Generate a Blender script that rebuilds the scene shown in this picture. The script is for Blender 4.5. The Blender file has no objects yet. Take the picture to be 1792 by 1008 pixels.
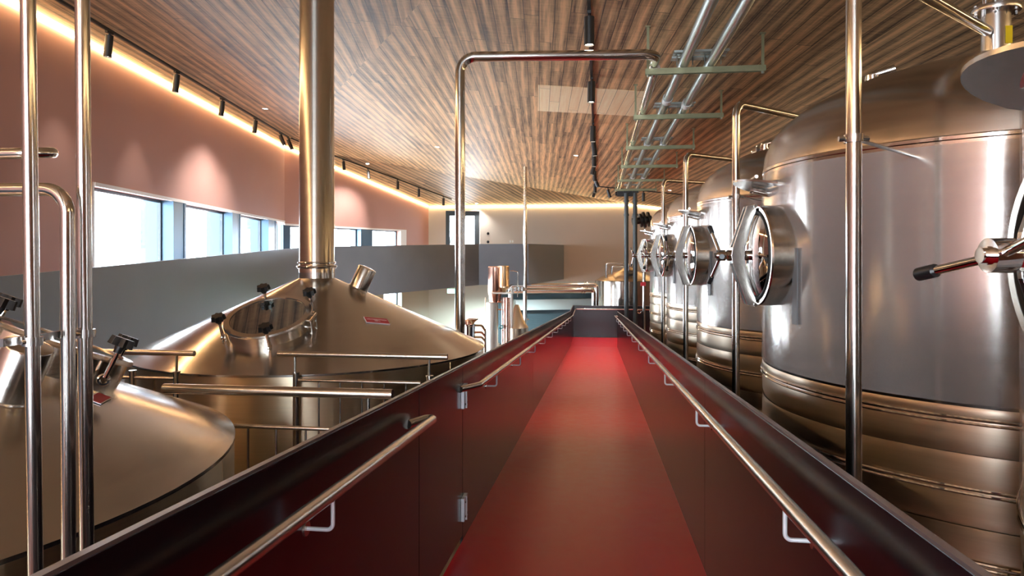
import bpy, bmesh, math, random
from mathutils import Vector, Matrix

random.seed(7)
S = bpy.context.scene
COL = S.collection
PI = math.pi

# ------------------------------------------------------------------ camera, world, exposure
EYE = 4.2                      # eye height over the hall floor
F = 1195.0                     # focal length in pixels of the 1792 x 1008 frame
HZ = 447.0                     # horizon row
TH = math.radians(7.154)       # camera turned left of the walkway's direction (+Y)
CT, ST = math.cos(TH), math.sin(TH)

cam = bpy.data.cameras.new('camera')
cam.sensor_fit = 'HORIZONTAL'
cam.sensor_width = 36.0
cam.lens = F / 1792 * 36.0
cam.shift_y = -(504 - HZ) / 1792
cam.clip_start = 0.05
cam_o = bpy.data.objects.new('camera', cam)
COL.objects.link(cam_o)
cam_o.location = (0, 0, EYE)
cam_o.rotation_euler = (PI / 2, 0, TH)
S.camera = cam_o

W = bpy.data.worlds.new('sky')
S.world = W
W.use_nodes = True
nt = W.node_tree
bg = nt.nodes['Background']
bg.inputs[0].default_value = (0.86, 0.93, 1.0, 1)
bg.inputs[1].default_value = 13.0

S.view_settings.view_transform = 'Standard'
S.view_settings.look = 'None'
S.view_settings.gamma = 1
S.view_settings.use_curve_mapping = False
S.view_settings.exposure = 1.05
S.cycles.use_denoising = True
S.cycles.max_bounces = 10
S.cycles.diffuse_bounces = 5
S.cycles.glossy_bounces = 5
S.cycles.transparent_max_bounces = 12
S.cycles.sample_clamp_indirect = 6.0
S.cycles.caustics_reflective = False
S.cycles.caustics_refractive = False

# ------------------------------------------------------------------ picture <-> place
def cw(xc, d):                 # camera-frame plan point -> world X, Y
    return (xc * CT - d * ST, xc * ST + d * CT)

def ray(px, py, d):
    x, y = cw((px - 896) / F * d, d)
    return Vector((x, y, EYE + (HZ - py) / F * d))

def atY(px, Y):                # X on the line Y = const seen at column px
    return Y * math.tan(math.atan((px - 896) / F) - TH)

def atX(px, X):
    return X / math.tan(math.atan((px - 896) / F) - TH)

def depth(X, Y):
    return Y * CT - X * ST

def zat(py, X, Y):
    return EYE + (HZ - py) / F * depth(X, Y)

def rayplane(px, py, plane):
    n, p0 = plane
    a = Vector((0, 0, EYE)); b = ray(px, py, 1.0) - a
    return a + b * ((p0 - a).dot(n) / b.dot(n))

def plane3(a, b, c):
    n = (b - a).cross(c - a).normalized()
    return (n, a)

# ------------------------------------------------------------------ materials
def sr(r, g, b):
    f = lambda c: (c / 255 / 12.92) if c / 255 <= 0.04045 else ((c / 255 + 0.055) / 1.055) ** 2.4
    return (f(r), f(g), f(b), 1)

def newmat(name):
    m = bpy.data.materials.new(name)
    m.use_nodes = True
    return m, m.node_tree.nodes, m.node_tree.links, m.node_tree.nodes['Principled BSDF']

def N(ns, t, **kw):
    n = ns.new(t)
    for k, v in kw.items():
        setattr(n, k, v)
    return n

def plain(name, col, rough=0.5, metal=0.0, noise=0.0, nscale=8.0, bump=0.0, spec=0.5):
    m, ns, ln, b = newmat(name)
    b.inputs['Base Color'].default_value = col
    b.inputs['Roughness'].default_value = rough
    b.inputs['Metallic'].default_value = metal
    b.inputs['Specular IOR Level'].default_value = spec
    if noise or bump:
        tc = N(ns, 'ShaderNodeTexCoord')
        nz = N(ns, 'ShaderNodeTexNoise')
        nz.inputs['Scale'].default_value = nscale
        nz.inputs['Detail'].default_value = 5
        ln.new(tc.outputs['Object'], nz.inputs['Vector'])
        if noise:
            mx = N(ns, 'ShaderNodeMix', data_type='RGBA')
            mx.inputs[6].default_value = tuple(c * (1 - noise) for c in col[:3]) + (1,)
            mx.inputs[7].default_value = tuple(min(1, c * (1 + noise)) for c in col[:3]) + (1,)
            ln.new(nz.outputs['Fac'], mx.inputs[0])
            ln.new(mx.outputs[2], b.inputs['Base Color'])
            mr = N(ns, 'ShaderNodeMapRange')
            mr.inputs[3].default_value = max(0.02, rough * 0.8)
            mr.inputs[4].default_value = rough * 1.2
            ln.new(nz.outputs['Fac'], mr.inputs[0])
            ln.new(mr.outputs[0], b.inputs['Roughness'])
        if bump:
            bp = N(ns, 'ShaderNodeBump')
            bp.inputs['Strength'].default_value = bump
            bp.inputs['Distance'].default_value = 0.01
            ln.new(nz.outputs['Fac'], bp.inputs['Height'])
            ln.new(bp.outputs[0], b.inputs['Normal'])
    return m

def brushed(name, col, rough=0.25, aniso=0.6, axis='Z', streak=(2, 2, 120), var=0.10):
    """Brushed stainless: fine streaks across the given axis; highlights stretch along it."""
    m, ns, ln, b = newmat(name)
    b.inputs['Metallic'].default_value = 1
    tc = N(ns, 'ShaderNodeTexCoord')
    mp = N(ns, 'ShaderNodeMapping')
    mp.inputs['Scale'].default_value = streak
    nz = N(ns, 'ShaderNodeTexNoise')
    nz.inputs['Scale'].default_value = 1.0
    nz.inputs['Detail'].default_value = 6
    ln.new(tc.outputs['Object'], mp.inputs[0])
    ln.new(mp.outputs[0], nz.inputs['Vector'])
    mx = N(ns, 'ShaderNodeMix', data_type='RGBA')
    mx.inputs[6].default_value = tuple(c * (1 - var) for c in col[:3]) + (1,)
    mx.inputs[7].default_value = tuple(min(1, c * (1 + var)) for c in col[:3]) + (1,)
    ln.new(nz.outputs['Fac'], mx.inputs[0])
    ln.new(mx.outputs[2], b.inputs['Base Color'])
    mr = N(ns, 'ShaderNodeMapRange')
    mr.inputs[3].default_value = rough * 0.75
    mr.inputs[4].default_value = rough * 1.25
    ln.new(nz.outputs['Fac'], mr.inputs[0])
    ln.new(mr.outputs[0], b.inputs['Roughness'])
    if aniso:
        tg = N(ns, 'ShaderNodeTangent', direction_type='RADIAL', axis=axis)
        ln.new(tg.outputs[0], b.inputs['Tangent'])
        b.inputs['Anisotropic'].default_value = aniso
        b.inputs['Anisotropic Rotation'].default_value = 0.25
    return m

def emit(name, col, strength):
    m, ns, ln, b = newmat(name)
    b.inputs['Base Color'].default_value = (0.8, 0.8, 0.8, 1)
    b.inputs['Emission Color'].default_value = col
    b.inputs['Emission Strength'].default_value = strength
    return m

def boards(name, c0, c1, width=0.173, length=2.6, gap=0.045, stripe=0.35, rough=0.55):
    """Planked timber; the UV map gives metres across (u) and along (v) the boards."""
    m, ns, ln, b = newmat(name)
    uv = N(ns, 'ShaderNodeUVMap')
    sp = N(ns, 'ShaderNodeSeparateXYZ')
    ln.new(uv.outputs[0], sp.inputs[0])
    def math_(op, a, c=None):
        n = N(ns, 'ShaderNodeMath', operation=op)
        for k, v in enumerate((a, c)):
            if v is None: continue
            if isinstance(v, (int, float)): n.inputs[k].default_value = v
            else: ln.new(v, n.inputs[k])
        return n.outputs[0]
    u = math_('DIVIDE', sp.outputs[0], width)
    bi = math_('FLOOR', u)
    fu = math_('FRACT', u)
    wn = N(ns, 'ShaderNodeTexWhiteNoise', noise_dimensions='1D')
    ln.new(bi, wn.inputs['W'])
    v = math_('ADD', math_('DIVIDE', sp.outputs[1], length), math_('MULTIPLY', wn.outputs[0], 7.3))
    vi = math_('FLOOR', v)
    fv = math_('FRACT', v)
    cb = N(ns, 'ShaderNodeCombineXYZ')
    ln.new(bi, cb.inputs[0]); ln.new(vi, cb.inputs[1])
    w2 = N(ns, 'ShaderNodeTexWhiteNoise', noise_dimensions='3D')
    ln.new(cb.outputs[0], w2.inputs['Vector'])
    # grain: noise stretched along the board, shifted per board
    cg = N(ns, 'ShaderNodeCombineXYZ')
    ln.new(math_('MULTIPLY', sp.outputs[0], 26.0), cg.inputs[0])
    ln.new(math_('MULTIPLY', sp.outputs[1], 0.9), cg.inputs[1])
    ln.new(math_('MULTIPLY', w2.outputs[0], 40.0), cg.inputs[2])
    nz = N(ns, 'ShaderNodeTexNoise')
    nz.inputs['Scale'].default_value = 1.0
    nz.inputs['Detail'].default_value = 7
    nz.inputs['Roughness'].default_value = 0.62
    ln.new(cg.outputs[0], nz.inputs['Vector'])
    # coarse cross saw marks
    cs = N(ns, 'ShaderNodeCombineXYZ')
    ln.new(math_('MULTIPLY', sp.outputs[0], 5.0), cs.inputs[0])
    ln.new(math_('MULTIPLY', sp.outputs[1], 22.0), cs.inputs[1])
    n2 = N(ns, 'ShaderNodeTexNoise')
    n2.inputs['Scale'].default_value = 1.0
    n2.inputs['Detail'].default_value = 4
    ln.new(cs.outputs[0], n2.inputs['Vector'])
    tone = math_('ADD', math_('MULTIPLY', w2.outputs[0], 0.36),
                 math_('ADD', math_('MULTIPLY', math_('SUBTRACT', nz.outputs['Fac'], 0.5), 1.9), 0.22))
    tone = math_('ADD', tone, math_('MULTIPLY', math_('SUBTRACT', n2.outputs['Fac'], 0.5), 0.5))
    # paler heartwood running down the middle of the board
    mid = math_('SUBTRACT', 1.0, math_('MULTIPLY', math_('ABSOLUTE', math_('SUBTRACT', fu, 0.5)), 3.2))
    tone = math_('ADD', tone, math_('MULTIPLY', math_('MAXIMUM', mid, 0.0), stripe))
    cr = N(ns, 'ShaderNodeMix', data_type='RGBA')
    cr.clamp_factor = True
    cr.inputs[6].default_value = c0
    cr.inputs[7].default_value = c1
    ln.new(tone, cr.inputs[0])
    e1 = math_('LESS_THAN', fu, gap)
    e2 = math_('LESS_THAN', fv, 0.012 / length)
    ed = math_('MAXIMUM', e1, math_('MULTIPLY', e2, 0.8))
    dk = N(ns, 'ShaderNodeMix', data_type='RGBA')
    dk.inputs[7].default_value = tuple(c * 0.12 for c in c0[:3]) + (1,)
    ln.new(ed, dk.inputs[0]); ln.new(cr.outputs[2], dk.inputs[6])
    ln.new(dk.outputs[2], b.inputs['Base Color'])
    b.inputs['Roughness'].default_value = rough
    bp = N(ns, 'ShaderNodeBump')
    bp.inputs['Strength'].default_value = 0.6
    bp.inputs['Distance'].default_value = 0.004
    ln.new(math_('SUBTRACT', math_('MULTIPLY', nz.outputs['Fac'], 0.5), ed), bp.inputs['Height'])
    ln.new(bp.outputs[0], b.inputs['Normal'])
    return m

def glass_mat(name, tint=(0.95, 0.98, 1, 1), refl=0.12):
    m, ns, ln, b = newmat(name)
    out = ns['Material Output']
    tr = N(ns, 'ShaderNodeBsdfTransparent'); tr.inputs[0].default_value = tint
    gl = N(ns, 'ShaderNodeBsdfGlossy'); gl.inputs['Roughness'].default_value = 0.02
    lw = N(ns, 'ShaderNodeLayerWeight'); lw.inputs[0].default_value = 0.25
    mx = N(ns, 'ShaderNodeMixShader')
    mu = N(ns, 'ShaderNodeMath', operation='MULTIPLY_ADD')
    mu.inputs[1].default_value = 0.6; mu.inputs[2].default_value = refl * 0.3
    ln.new(lw.outputs['Facing'], mu.inputs[0])
    mu2 = N(ns, 'ShaderNodeMath', operation='MULTIPLY'); mu2.inputs[1].default_value = refl * 4
    ln.new(mu.outputs[0], mu2.inputs[0])
    ln.new(mu2.outputs[0], mx.inputs[0])
    ln.new(tr.outputs[0], mx.inputs[1]); ln.new(gl.outputs[0], mx.inputs[2])
    ln.new(mx.outputs[0], out.inputs[0])
    return m

def film_mat(name):
    """Cloudy protective foil clinging to the steel: see-through, half-matt, with upright creases."""
    m, ns, ln, b = newmat(name)
    out = ns['Material Output']
    b.inputs['Base Color'].default_value = sr(214, 210, 210)
    b.inputs['Roughness'].default_value = 0.26
    b.inputs['Specular IOR Level'].default_value = 0.8
    tr = N(ns, 'ShaderNodeBsdfTransparent')
    tc = N(ns, 'ShaderNodeTexCoord')
    mp = N(ns, 'ShaderNodeMapping'); mp.inputs['Scale'].default_value = (5, 5, 0.7)
    nz = N(ns, 'ShaderNodeTexNoise'); nz.inputs['Scale'].default_value = 1.3; nz.inputs['Detail'].default_value = 3
    ln.new(tc.outputs['Object'], mp.inputs[0]); ln.new(mp.outputs[0], nz.inputs['Vector'])
    bp = N(ns, 'ShaderNodeBump'); bp.inputs['Strength'].default_value = 0.16; bp.inputs['Distance'].default_value = 0.03
    ln.new(nz.outputs['Fac'], bp.inputs['Height']); ln.new(bp.outputs[0], b.inputs['Normal'])
    mx = N(ns, 'ShaderNodeMixShader'); mx.inputs[0].default_value = 0.30
    ln.new(tr.outputs[0], mx.inputs[1]); ln.new(b.outputs[0], mx.inputs[2])
    ln.new(mx.outputs[0], out.inputs[0])
    return m

M = {}
M['steel_tank'] = brushed('brushed stainless tank steel', sr(200, 192, 184), 0.16, 0.6, 'Z', (1.5, 1.5, 90))
M['steel_band'] = brushed('brushed stainless cooling jacket', sr(206, 190, 170), 0.34, 0.85, 'Z', (1.5, 1.5, 110))
M['steel_shell'] = brushed('brushed stainless kettle wall', sr(226, 206, 176), 0.32, 0.92, 'Z', (1.5, 1.5, 110))
M['steel_dome'] = brushed('satin stainless dome steel', sr(186, 174, 164), 0.24, 0.3, 'Z', (1.5, 1.5, 60))
M['steel_kettle'] = brushed('brushed stainless kettle steel', sr(206, 199, 188), 0.20, 0.75, 'Z', (1.5, 1.5, 80))
M['steel_cone'] = brushed('brushed stainless cone steel', sr(204, 198, 190), 0.20, 0.75, 'Z', (3, 3, 30))
M['steel_flue'] = brushed('brushed stainless flue steel', sr(208, 202, 192), 0.18, 0.7, 'Z', (4, 4, 90))
M['steel_ring'] = brushed('brushed stainless manway neck', sr(205, 196, 184), 0.20, 0.6, 'X', (90, 2, 2))
M['steel_pipe'] = plain('polished stainless pipe', sr(208, 204, 198), 0.16, 1.0, 0.06, 5)
M['steel_rail'] = plain('satin stainless handrail', sr(210, 202, 192), 0.24, 1.0, 0.05, 12)
M['steel_mirror'] = plain('mirror polished steel', sr(222, 220, 218), 0.05, 1.0)
M['steel_cast'] = plain('cast stainless fittings', sr(205, 203, 200), 0.20, 1.0, 0.08, 30)
M['galv'] = plain('galvanised steel', sr(164, 172, 168), 0.34, 0.9, 0.18, 25)
M['galv_yellow'] = plain('yellow passivated channel', sr(128, 126, 98), 0.40, 0.7, 0.15, 20)
M['black_plastic'] = plain('black plastic', sr(22, 21, 22), 0.38)
M['black_metal'] = plain('black powder coated metal', sr(28, 26, 25), 0.45)
M['dark_pole'] = plain('dark grey painted pipe', sr(62, 70, 74), 0.38, 0.3)
M['panel_black'] = plain('satin black steel sheet', sr(20, 15, 21), 0.22, 0.0, 0, 3, 0, 0.55)
M['edge_highlight'] = plain('panel edge highlight', sr(126, 116, 116), 0.4, 0.5)  # paler than the sheet: the lit edge line is put into the colour
M['gallery'] = plain('grey burnished steel sheet', sr(128, 142, 158), 0.38, 0.35, 0.14, 1.2)
M['gallery_inner'] = plain('grey screed', sr(110, 110, 108), 0.7)
M['red_floor'] = plain('glossy red floor coating', sr(208, 16, 34), 0.32, 0, 0.05, 9, 0.015, 0.4)
M['hall_floor'] = plain('dark red hall floor coating', sr(140, 100, 80), 0.32, 0, 0.15, 3)
M['salmon'] = plain('salmon plaster', sr(188, 143, 132), 0.75, 0, 0.03, 2)
M['beige'] = plain('warm grey beige plaster', sr(200, 190, 178), 0.75, 0, 0.03, 2)
M['brown_wall'] = plain('brown timber lining', sr(110, 80, 60), 0.6, 0, 0.2, 3)
M['pale_green'] = plain('pale grey green wall', sr(190, 204, 196), 0.7)
M['window_frame'] = plain('dark grey aluminium window frame', sr(70, 78, 84), 0.4, 0.4)
M['pier'] = plain('blue grey aluminium cladding', sr(74, 98, 118), 0.36, 0.5)
M['reveal'] = plain('white plaster reveal', sr(235, 230, 226), 0.7)
M['glass'] = glass_mat('window glass')
M['sight_glass'] = glass_mat('inspection glass', (0.5, 0.55, 0.55, 1), 0.34)
M['film'] = film_mat('cloudy protective foil')
M['led'] = emit('warm cove strip light', (1.0, 0.72, 0.36, 1), 17.0)
M['spot_lens'] = emit('warm spotlight lens', (1.0, 0.86, 0.66, 1), 14.0)
M['down_lens'] = emit('downlight lens', (1.0, 0.92, 0.8, 1), 18.0)
M['exit_green'] = emit('lit green emergency sign', (0.05, 0.9, 0.45, 1), 2.5)
M['copper'] = plain('polished copper', sr(236, 184, 164), 0.22, 1.0, 0.08, 6)
M['brass'] = plain('polished brass', sr(216, 190, 160), 0.24, 1.0, 0.08, 6)
M['hinge_metal'] = plain('satin silver hinge metal', sr(215, 216, 220), 0.4, 0.35)
M['steel_lid'] = plain('satin bronze toned steel', sr(205, 188, 166), 0.3, 1.0)
M['column_white'] = plain('bright ribbed steel', sr(226, 226, 220), 0.3, 0.5)
M['red_label'] = plain('red label film', sr(178, 22, 40), 0.35)
M['white_print'] = plain('white print', sr(244, 232, 232), 0.4)
M['white_plastic'] = plain('white plastic', sr(225, 228, 226), 0.4)
M['yellow_label'] = plain('yellow sticker', sr(226, 190, 20), 0.4)
M['grey_strip'] = plain('grey plastic strip', sr(112, 112, 114), 0.5)
M['shutter'] = plain('blue grey roller shutter', sr(70, 96, 108), 0.45, 0.3)
M['shutter_pale'] = plain('pale shutter housing', sr(176, 200, 206), 0.45, 0.1)
M['turquoise'] = plain('turquoise valve handle', sr(60, 160, 170), 0.4)
M['rubber'] = plain('black rubber gasket', sr(18, 18, 18), 0.6)
M['ceil_main'] = boards('weathered brown ceiling boards', sr(78, 59, 43), sr(240, 196, 142), length=3.9, stripe=0.45)
M['ceil_pale'] = boards('pale ceiling boards', sr(240, 208, 160), sr(255, 240, 200), 0.173, 2.6, 0.03, 0.15)

# ------------------------------------------------------------------ mesh helpers
def frame(d):
    d = d.normalized()
    up = Vector((0, 0, 1)) if abs(d.z) < 0.95 else Vector((1, 0, 0))
    a = d.cross(up).normalized()
    return a, d.cross(a).normalized()

class MB:
    def __init__(self):
        self.bm = bmesh.new()

    def face(self, vs):
        try:
            return self.bm.faces.new(vs)
        except ValueError:
            return None

    def hexa(self, pts):       # bottom four then top four, both the same way round
        v = [self.bm.verts.new(p) for p in pts]
        for f in ((3, 2, 1, 0), (4, 5, 6, 7), (0, 1, 5, 4), (1, 2, 6, 5), (2, 3, 7, 6), (3, 0, 4, 7)):
            self.face([v[i] for i in f])
        return self

    def box(self, x0, x1, y0, y1, z0, z1):
        return self.hexa([(x0, y0, z0), (x1, y0, z0), (x1, y1, z0), (x0, y1, z0),
                          (x0, y0, z1), (x1, y0, z1), (x1, y1, z1), (x0, y1, z1)])

    def obox(self, c, ax, ay, az, hx, hy, hz):
        c = Vector(c)
        q = []
        for sz in (-1, 1):
            for sx, sy in ((-1, -1), (1, -1), (1, 1), (-1, 1)):
                q.append(c + ax * (sx * hx) + ay * (sy * hy) + az * (sz * hz))
        return self.hexa(q)

    def prism(self, poly, z0, z1):        # plan polygon (x, y), z may be numbers or per-vertex lists
        n = len(poly)
        za = z0 if isinstance(z0, (list, tuple)) else [z0] * n
        zb = z1 if isinstance(z1, (list, tuple)) else [z1] * n
        a = [self.bm.verts.new((p[0], p[1], za[i])) for i, p in enumerate(poly)]
        b = [self.bm.verts.new((p[0], p[1], zb[i])) for i, p in enumerate(poly)]
        self.face(a[::-1]); self.face(b)
        for i in range(n):
            j = (i + 1) % n
            self.face([a[i], a[j], b[j], b[i]])
        return self

    def tube(self, pts, r, seg=16, caps=True, closed=False):
        pts = [Vector(p) for p in pts]
        n = len(pts)
        rr = r if isinstance(r, (list, tuple)) else [r] * n
        rings = []
        a = None
        for i, p in enumerate(pts):
            if closed:
                t = (pts[(i + 1) % n] - pts[i - 1]).normalized()
            elif i == 0: t = (pts[1] - pts[0]).normalized()
            elif i == n - 1: t = (pts[-1] - pts[-2]).normalized()
            else:
                t = ((pts[i + 1] - p).normalized() + (p - pts[i - 1]).normalized()).normalized()
            if a is None:
                a, _ = frame(t)
            a = (a - t * a.dot(t)).normalized()
            b = t.cross(a)
            rings.append([self.bm.verts.new(p + a * (rr[i] * math.cos(2 * PI * k / seg)) + b * (rr[i] * math.sin(2 * PI * k / seg))) for k in range(seg)])
        m = n if closed else n - 1
        for i in range(m):
            r0, r1 = rings[i], rings[(i + 1) % n]
            for k in range(seg):
                l = (k + 1) % seg
                self.face([r0[k], r0[l], r1[l], r1[k]])
        if caps and not closed:
            self.face(rings[0][::-1]); self.face(rings[-1])
        return self

    def cyl(self, a, b, r, seg=20, r2=None):
        return self.tube([a, b], [r, r if r2 is None else r2], seg)

    def torus(self, c, axis, R, r, seg=40, sub=8):
        c = Vector(c); axis = Vector(axis).normalized()
        a, b = frame(axis)
        return self.tube([c + a * (R * math.cos(2 * PI * k / seg)) + b * (R * math.sin(2 * PI * k / seg)) for k in range(seg)], r, sub, closed=True)

    def lathe(self, prof, c=(0, 0, 0), axis=(0, 0, 1), seg=64, close=False):
        c = Vector(c); axis = Vector(axis).normalized()
        if abs(axis.z) > 0.999:
            a, b = Vector((1, 0, 0)), Vector((0, 1, 0)) * (1 if axis.z > 0 else -1)
        else:
            a, b = frame(axis); b = axis.cross(a)
        rings = []
        for r, h in prof:
            if r < 1e-5:
                rings.append([self.bm.verts.new(c + axis * h)])
            else:
                rings.append([self.bm.verts.new(c + axis * h + a * (r * math.cos(2 * PI * k / seg)) + b * (r * math.sin(2 * PI * k / seg))) for k in range(seg)])
        pairs = list(zip(rings, rings[1:]))
        if close: pairs.append((rings[-1], rings[0]))
        for p, q in pairs:
            for k in range(seg):
                l = (k + 1) % seg
                if len(p) == 1 and len(q) == 1: continue
                if len(p) == 1: self.face([p[0], q[l], q[k]])
                elif len(q) == 1: self.face([p[k], p[l], q[0]])
                else: self.face([p[k], p[l], q[l], q[k]])
        return self

def bend(pts, R, n=8):
    """Polyline with its inner corners rounded to radius R."""
    pts = [Vector(p) for p in pts]
    out = [pts[0]]
    for i in range(1, len(pts) - 1):
        p = pts[i]
        u = (pts[i - 1] - p); v = (pts[i + 1] - p)
        lu, lv = u.length, v.length
        u.normalize(); v.normalize()
        ang = u.angle(v)
        t = min(R / math.tan(ang / 2), lu * 0.49, lv * 0.49)
        r = t * math.tan(ang / 2)
        bis = (u + v).normalized()
        c = p + bis * (r / math.sin(ang / 2))
        a0 = p + u * t - c; a1 = p + v * t - c
        tot = a0.angle(a1)
        ax = a0.cross(a1).normalized()
        for k in range(n + 1):
            out.append(c + Matrix.Rotation(tot * k / n, 3, ax) @ a0)
    out.append(pts[-1])
    return out

def world_off(o):
    v = Vector((0, 0, 0))
    while o:
        v += o.location; o = o.parent
    return v

def build(name, mb, mat, parent=None, smooth=True, local=False, mats=None, bevel=0.0, angle=32, uv=None, calc=True):
    """Link the collected mesh as ONE object. World-space input unless local; the origin goes to the parent's base or to the mesh's own foot."""
    bm = mb.bm
    bmesh.ops.remove_doubles(bm, verts=bm.verts, dist=1e-5)
    if calc:
        bmesh.ops.recalc_face_normals(bm, faces=bm.faces)
    if bevel:
        es = [e for e in bm.edges if len(e.link_faces) == 2 and e.calc_face_angle(0) > 0.6]
        bmesh.ops.bevel(bm, geom=es, offset=bevel, segments=2, affect='EDGES', profile=0.5)
    loc = Vector((0, 0, 0))
    if not local:
        if parent:
            bmesh.ops.translate(bm, verts=bm.verts, vec=-world_off(parent))
        else:
            xs = [v.co for v in bm.verts]
            lo = Vector([min(c[i] for c in xs) for i in range(3)]); hi = Vector([max(c[i] for c in xs) for i in range(3)])
            loc = Vector(((lo.x + hi.x) / 2, (lo.y + hi.y) / 2, lo.z))
            bmesh.ops.translate(bm, verts=bm.verts, vec=-loc)
    if smooth:
        for f in bm.faces: f.smooth = True
        for e in bm.edges:
            if len(e.link_faces) == 2 and e.calc_face_angle(0) > math.radians(angle):
                e.smooth = False
    me = bpy.data.meshes.new(name)
    if uv:
        ul = bm.loops.layers.uv.new('UVMap')
        for f in bm.faces:
            for l in f.loops:
                p = l.vert.co + loc
                l[ul].uv = (p.dot(uv[0]), p.dot(uv[1]))
    bm.to_mesh(me); bm.free()
    me.materials.append(mat)
    o = bpy.data.objects.new(name, me)
    COL.objects.link(o)
    o.location = loc
    if parent: o.parent = parent
    return o

def thing(name, label, cat, loc, rz=0.0, group=None):
    o = bpy.data.objects.new(name, None)
    o.empty_display_size = 0.2
    COL.objects.link(o)
    o.location = loc; o.rotation_euler = (0, 0, rz)
    tag(o, label, cat, group)
    return o

def tag(o, label, cat, group=None):
    o['label'] = label; o['category'] = cat
    if group: o['group'] = group
    return o

def struct(o):
    o['kind'] = 'structure'
    return o

def copy_tree(o, parent=None):
    c = o.copy(); COL.objects.link(c)
    if parent: c.parent = parent
    for ch in list(o.children):
        copy_tree(ch, c)
    return c

def V2w(xc, d, z):
    x, y = cw(xc, d)
    return Vector((x, y, EYE + z))

# ------------------------------------------------------------------ the room: plan points
V1 = V2w(-7.33, 22.0, 3.51)           # bend of the window wall
V2 = V2w(-3.52, 28.8, 2.07)           # corner of window wall and end wall
FR = V2w(5.46, 30.5, 2.27)            # where the fold in the ceiling meets the end wall
CP = V2w(-0.984, 7.54, 2.82)          # a point of the near fold
WN = V2w(-7.33 + 0.0845 * 28, -6.0, 3.51 - 0.027 * 28)   # near end of the window wall
YB, XR = -6.0, 6.0

cB = math.cos(math.radians(2.35)); sB = math.sin(math.radians(2.35))
bdir = Vector((*cw(sB, cB), 0)).normalized()          # boards of the main ceiling run level this way
bx = Vector((bdir.y, -bdir.x, 0))
def zB(p):                                             # main ceiling: falls 10 % towards the tanks
    return EYE + 2.69 - 0.1 * (p[0] * bx.x + p[1] * bx.y)
V1.z = zB(V1); FR.z = zB(FR); CP.z = zB(CP)
planeB = plane3(V1, FR, CP)
planeA = plane3(V1, CP, WN)
planeC = plane3(V1, V2, FR)
def zpl(pl, x, y):
    n, p = pl
    return p.z - (n.x * (x - p.x) + n.y * (y - p.y)) / n.z

def slab(name, poly, pl, mat, along, up=0.25):
    n, _ = pl
    along = (along - n * along.dot(n)).normalized()
    across = along.cross(n).normalized()
    mb = MB()
    z = [zpl(pl, x, y) for x, y in poly]
    mb.prism(poly, z, [q + up for q in z])
    return struct(build(name, mb, mat, smooth=False, uv=(across, along)))

fold = (CP - V1); fold2 = Vector((fold.x, fold.y)).normalized()
tq = (YB - V1.y) / fold2.y
Q = (V1.x + fold2.x * tq, YB)                          # near fold carried on to the wall behind
ed = (FR - V2); ed.z = 0; ed.normalize()               # end wall direction
EW = Vector((XR, V2.y + (XR - V2.x) / ed.x * ed.y, 0)) # end wall meets the right wall
w1 = (V1 - WN); w1.z = 0; w1.normalize()
w2 = (V2 - V1); w2.z = 0; w2.normalize()
n1 = Vector((-w1.y, w1.x, 0)); n2 = Vector((-w2.y, w2.x, 0))   # outward normals of the window wall
out1 = n1 * 0.3; out2 = n2 * 0.3
slab('ceiling', [(V1.x, V1.y), Q, (XR + .3, YB), (XR + .3, EW.y + .1), (FR.x, FR.y)][::-1], planeB, M['ceil_main'], bdir)
slab('ceiling_near_fold', [(WN.x + out1.x, YB), Q, (V1.x, V1.y), (V1.x + out1.x, V1.y + out1.y)][::-1], planeA, M['ceil_main'], V1 - WN)
slab('ceiling_far_fold', [(V1.x, V1.y), (FR.x, FR.y), (V2.x, V2.y), (V1.x + out2.x * .9, V1.y + out2.y * .9)][::-1], planeC, M['ceil_main'], V2 - V1)
mb = MB(); mb.box(-14, XR + .6, YB - .4, 34, EYE + 4.6, EYE + 4.8)
struct(build('ceiling_added_light_blocker', mb, M['beige'], smooth=False))  # unseen cover above the folds, added to shut out leaking sky light
mb = MB(); mb.box(-14, XR + .6, YB - .4, 34, -0.3, 0.0)
struct(build('floor', mb, M['hall_floor'], smooth=False))

TOP = EYE + 4.6
def wallbox(mb, p, u, n, s0, s1, z0, z1, t=0.35):
    a = p + u * s0; b = p + u * s1
    mb.hexa([(a.x, a.y, z0), (b.x, b.y, z0), (b.x + n.x * t, b.y + n.y * t, z0), (a.x + n.x * t, a.y + n.y * t, z0),
             (a.x, a.y, z1), (b.x, b.y, z1), (b.x + n.x * t, b.y + n.y * t, z1), (a.x + n.x * t, a.y + n.y * t, z1)])

# window wall, near facet: s counts from its near end
L1 = Vector((V1.x - WN.x, V1.y - WN.y)).length
L2 = Vector((V2.x - V1.x, V2.y - V1.y)).length
P1 = Vector((WN.x, WN.y, 0)); P2 = Vector((V1.x, V1.y, 0))
def s1(d): return (d + 6.0) * 1.0036
HEAD, SILL = EYE + 1.07, EYE - 0.75
HEAD2 = EYE + 0.985
mb = MB()
wallbox(mb, P1, w1, n1, -.4, s1(10.38), 0, TOP)
wallbox(mb, P1, w1, n1, s1(10.38), L1, EYE - 1.9, SILL)
wallbox(mb, P1, w1, n1, s1(10.38), s1(11.0), 0, EYE - 1.9); wallbox(mb, P1, w1, n1, s1(20.6), L1, 0, EYE - 1.9); wallbox(mb, P1, w1, n1, s1(11.0), s1(20.6), 0, .8)
wallbox(mb, P1, w1, n1, s1(10.38), L1, HEAD, TOP)
struct(build('wall_left', mb, M['salmon'], smooth=False))
mb = MB()
wallbox(mb, P2, w2, n2, 5.95, L2, EYE - 1.3, TOP)
wallbox(mb, P2, w2, n2, 0, 5.95, EYE - 1.3, SILL)
wallbox(mb, P2, w2, n2, 0, 5.95, HEAD2, TOP)
struct(build('wall_left_bend', mb, M['salmon'], smooth=False))
mb = MB()                                                  # lower storey of the far facet, painted pale
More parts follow.
